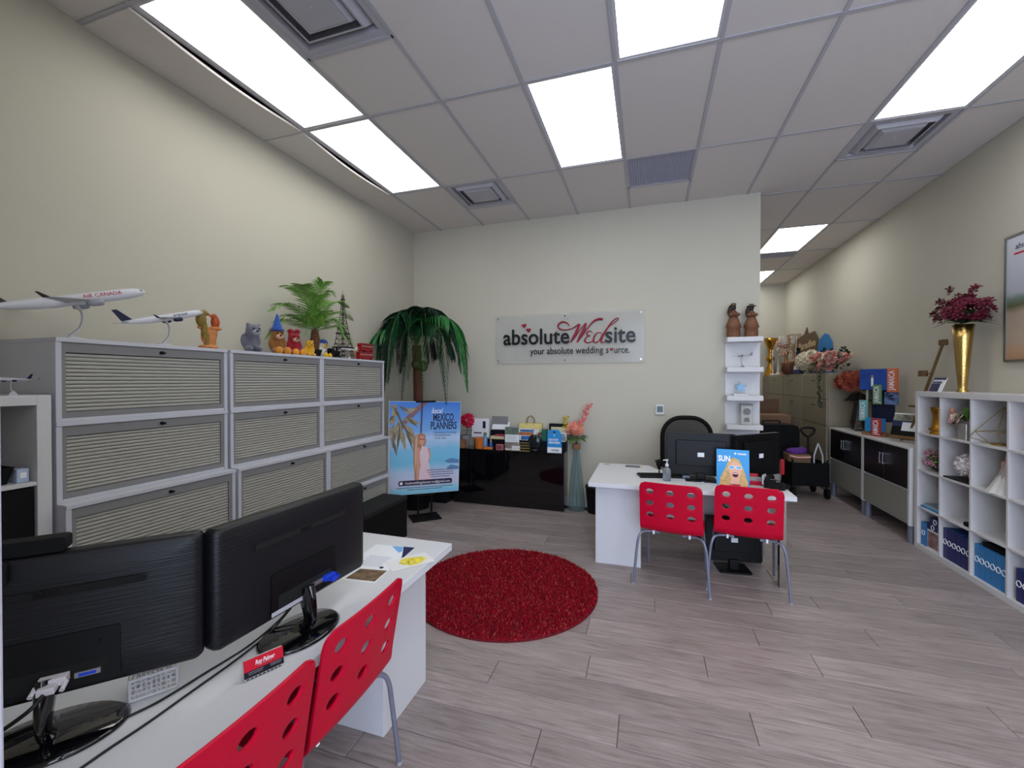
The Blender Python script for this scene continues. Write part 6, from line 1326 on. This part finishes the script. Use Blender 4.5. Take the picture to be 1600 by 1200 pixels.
t = thing('photo_leaflet', 'small dark photo leaflet lying at the left of the far desk', 'leaflet', on2(990, 729), -.03); MB().box((-.075, -.045, 0), (.06, .045, .002)).build('photo', mat('leaflet_photo', (84, 88, 100), .5, var=.7, vscale=24), t); MB().box((.06, -.045, 0), (.08, .045, .002)).build('cream_edge', mat('mat_cream', (206, 196, 156), .7), t)
t = thing('desk_mic', 'small round black headset stand on the far desk', 'headset', on2(1030, 742)); MB().lathe([(.03, 0), (.03, .008), (.006, .012), (.005, .08)], 16).build('stand', M_black, t); MB().ell((0, 0, .10), (.026, .014, .038), 14, 10).build('ear_pad', M_blackm, t)
t = thing('pen', 'white pen lying on the base of the far desk monitor', 'pen', (on2(1090, 741)[0]-.02, 3.72, ZD+.002), .6); MB().tube([(-.03, 0, .005), (.04, 0, .005)], .005, 8).build('barrel', M_white, t); MB().tube([(.04, 0, .005), (.055, 0, .005)], [.005, .001], 8).build('tip', M_ink, t)
t = thing('keyboard', 'black keyboard lying on the far desk', 'keyboard', (.12, 3.90, ZD), .25); MB().box((-.2, -.07, 0), (.2, .07, .016)).build('case', M_black, t, .004)
mb = MB()
for r in range(4):
    for c in range(13): mb.box((-.19+.029*c, -.06+.03*r, .016), (-.166+.029*c, -.036+.03*r, .021))
mb.build('keys', M_blackm, t)
t = thing('computer_tower', 'black computer tower on the floor under the far desk', 'computer', (.83, 4.22, 0)); MB().box((-.09, -.2, .01), (.09, .2, .42)).build('case', M_black, t, .006); MB().box((-.085, -.206, .02), (.085, -.2, .41)).build('front_panel', M_gloss, t, .002); MB().box((-.07, -.209, .34), (.07, -.206, .38)).build('disc_drive', M_blackm, t)
cable('desk_cable', 'black cable drooping under the far desk top', [(.52, 3.60, .66), (.55, 3.62, .58), (.62, 3.66, .53), (.72, 3.8, .52)], .004); cable('desk_cable', 'black cable lying on the far desk beside the phone', [on2(1195, 744)[:2]+(.705,), on2(1215, 752)[:2]+(.705,), on2(1225, 757)[:2]+(.704,), on2(1222, 760)[:2]+(.704,)], .003)

# ------------------------------------------------------------------ things on the foreground desk
a_, b_ = atz(382, 1068, ZD), atz(444, 1040, ZD); cc = (a_+b_)/2; rz = math.atan2(b_.y-a_.y, b_.x-a_.x); W_ = (b_-a_).length
ch = thing('business_card_stand', 'red and black business card on a white stand on the foreground desk', 'card stand', (cc.x, cc.y, ZD), rz)
KM = frame((0, 0, .003), (1, 0, 0), (0, .25, 1)); w = W_/2; h = w*1.02
MB().prism([(-w, 0), (w, 0), (w, h), (-w, h)], -.012, 0, M=KM).build('stand', M_white, ch, .002)
MB().prism([(-w, h*.42), (w, h*.42), (w, h), (-w, h)], 0, .001, M=KM).build('red_field', mat('card_red', (206, 10, 44), .45), ch); MB().prism([(-w, h*.1), (w, h*.1), (w, h*.42), (-w, h*.42)], 0, .001, M=KM).build('black_field', mat('card_black', (18, 16, 30), .45), ch)
text('Roy Palmer', w*.32, KM @ T(.05*w, h*.72, .0014), M_wink, ch, width=w*1.0, shear=.25, ext=.0002, bold=.0003)
for k, (x0, x1, yy) in enumerate([(-.35, .4, .55), (-.8, -.05, .33), (-.8, -.1, .24), (.3, .9, .34), (.3, .85, .26)]): MB().prism([(x0*w, yy*h), (x1*w, yy*h), (x1*w, (yy+.03)*h), (x0*w, (yy+.03)*h)], .001, .0015, M=KM).build('printed_line', mat('text_grey', (140, 138, 150), .6), ch)
for k in range(9): MB().prism([(-.9*w+k*.2*w, .02*h), (-.9*w+k*.2*w+.13*w, .02*h), (-.9*w+k*.2*w+.13*w, .07*h), (-.9*w+k*.2*w, .07*h)], 0, .001, M=KM).build('printed_mark', M_ink, ch)
# white lattice pen tray
a_, b_ = atz(186, 1104, ZD), atz(262, 1078, ZD); cc = (a_+b_)/2; lt = thing('lattice_cup', 'white perforated desk organiser behind the left monitor', 'organiser', (cc.x-.015, cc.y+.035, ZD), math.atan2(b_.y-a_.y, b_.x-a_.x)); w = (b_-a_).length/2
mb = MB(); h = .055
for (y, q) in ((-.035, 1), (.035, 1)):
    mb.tube([(-w, y, .004), (w, y, .004)], .004, 6); mb.tube([(-w, y, h), (w, y, h)], .004, 6); mb.tube([(-w, y, .004), (-w, y, h)], .004, 6); mb.tube([(w, y, .004), (w, y, h)], .004, 6)
    rl = random.Random(2)
    for i in range(9):
        for j in range(4): r = rl.uniform(.0052, .0085); cx, cz = -w+.008+i*(2*w-.016)/8, .011+j*.0125; mb.tube([(cx+r*math.cos(2*PI*k/10), y, cz+r*math.sin(2*PI*k/10)) for k in range(11)], .0016, 4)
for x in (-w, w): mb.tube([(x, -.035, .004), (x, .035, .004)], .004, 6); mb.tube([(x, -.035, h), (x, .035, h)], .004, 6)
mb.build('lattice', M_white, lt); MB().box((-w, -.035, 0), (w, .035, .003)).build('floor_plate', M_white, lt)
# flyers lying on the desk
c4 = [atz(px, py, ZD) for px, py in ((527, 910), (585, 911), (648, 856), (566, 846))]
fo = c4[0]; fl = thing('desk_flyer', 'white flyer with navy corner and gazebo photo on the foreground desk', 'flyer', (c4[1].x, c4[1].y, ZD), math.atan2(c4[2].y-c4[1].y, c4[2].x-c4[1].x)); FLm = (c4[2]-c4[1]).length
# local x runs along the long right edge (away from the camera), y to the left
MB().box((0, 0, 0), (FLm, .21, .0008)).build('sheet', M_paper, fl)
MB().prism([(FLm, 0), (FLm, .06), (FLm*.85, .035), (FLm*.7, .012), (FLm*.5, 0)], .0008, .0012).build('navy_corner', M_navy, fl); MB().prism([(FLm*.99, .06), (FLm*.99, .12), (FLm*.88, .08), (FLm*.8, .045), (FLm*.86, .04)], .0008, .0011).build('blue_wash', mat('wash_blue', (116, 170, 222), .6), fl)
MB().prism([(.01, .005), (FLm*.30, .005), (FLm*.28, .13), (.01, .14)], .0008, .0012).build('printed_photo', mat('gazebo_photo', (110, 86, 62), .5, var=.8, vscale=30), fl)
for k in range(8): MB().box((FLm*.38+.014*k, .05+.004*(k % 3), .0008), (FLm*.38+.014*k+.002, .16+.01*(k % 2), .0011)).build('printed_line', mat('text_blue', (96, 100, 140), .6), fl)
MB().tube([(FLm*.36, .045, .0008), (FLm*.36, .045, .0012)], .01, 14).build('printed_badge', M_ink, fl)
yp = atz(640, 878, ZD); yl = thing('yellow_splash_sheet', 'translucent sheet with a yellow splash print near the desk corner', 'sheet', (yp.x, yp.y, ZD+.0016), .9)
MB().box((-.10, -.06, 0), (.10, .06, .0005)).build('sheet', mat('tracing_sheet', (222, 222, 222), .5), yl)
bl = []; rb = random.Random(4)
for i in range(22): a = 2*PI*i/22; r = (.04+.016*rb.random()); bl.append((.015+r*1.35*math.cos(a), r*.85*math.sin(a)))
MB().prism(bl, .0005, .0008).build('yellow_print', mat('splash_yellow', (222, 206, 70), .6, var=.25, vscale=40), yl)
mb = MB()
for i in range(14): x, y = rb.uniform(-.05, .02), rb.uniform(-.025, .025); mb.box((x, y, .0008), (x+.010, y+.003, .0011))
mb.build('dark_print', mat('print_olive', (110, 104, 50), .6), yl)
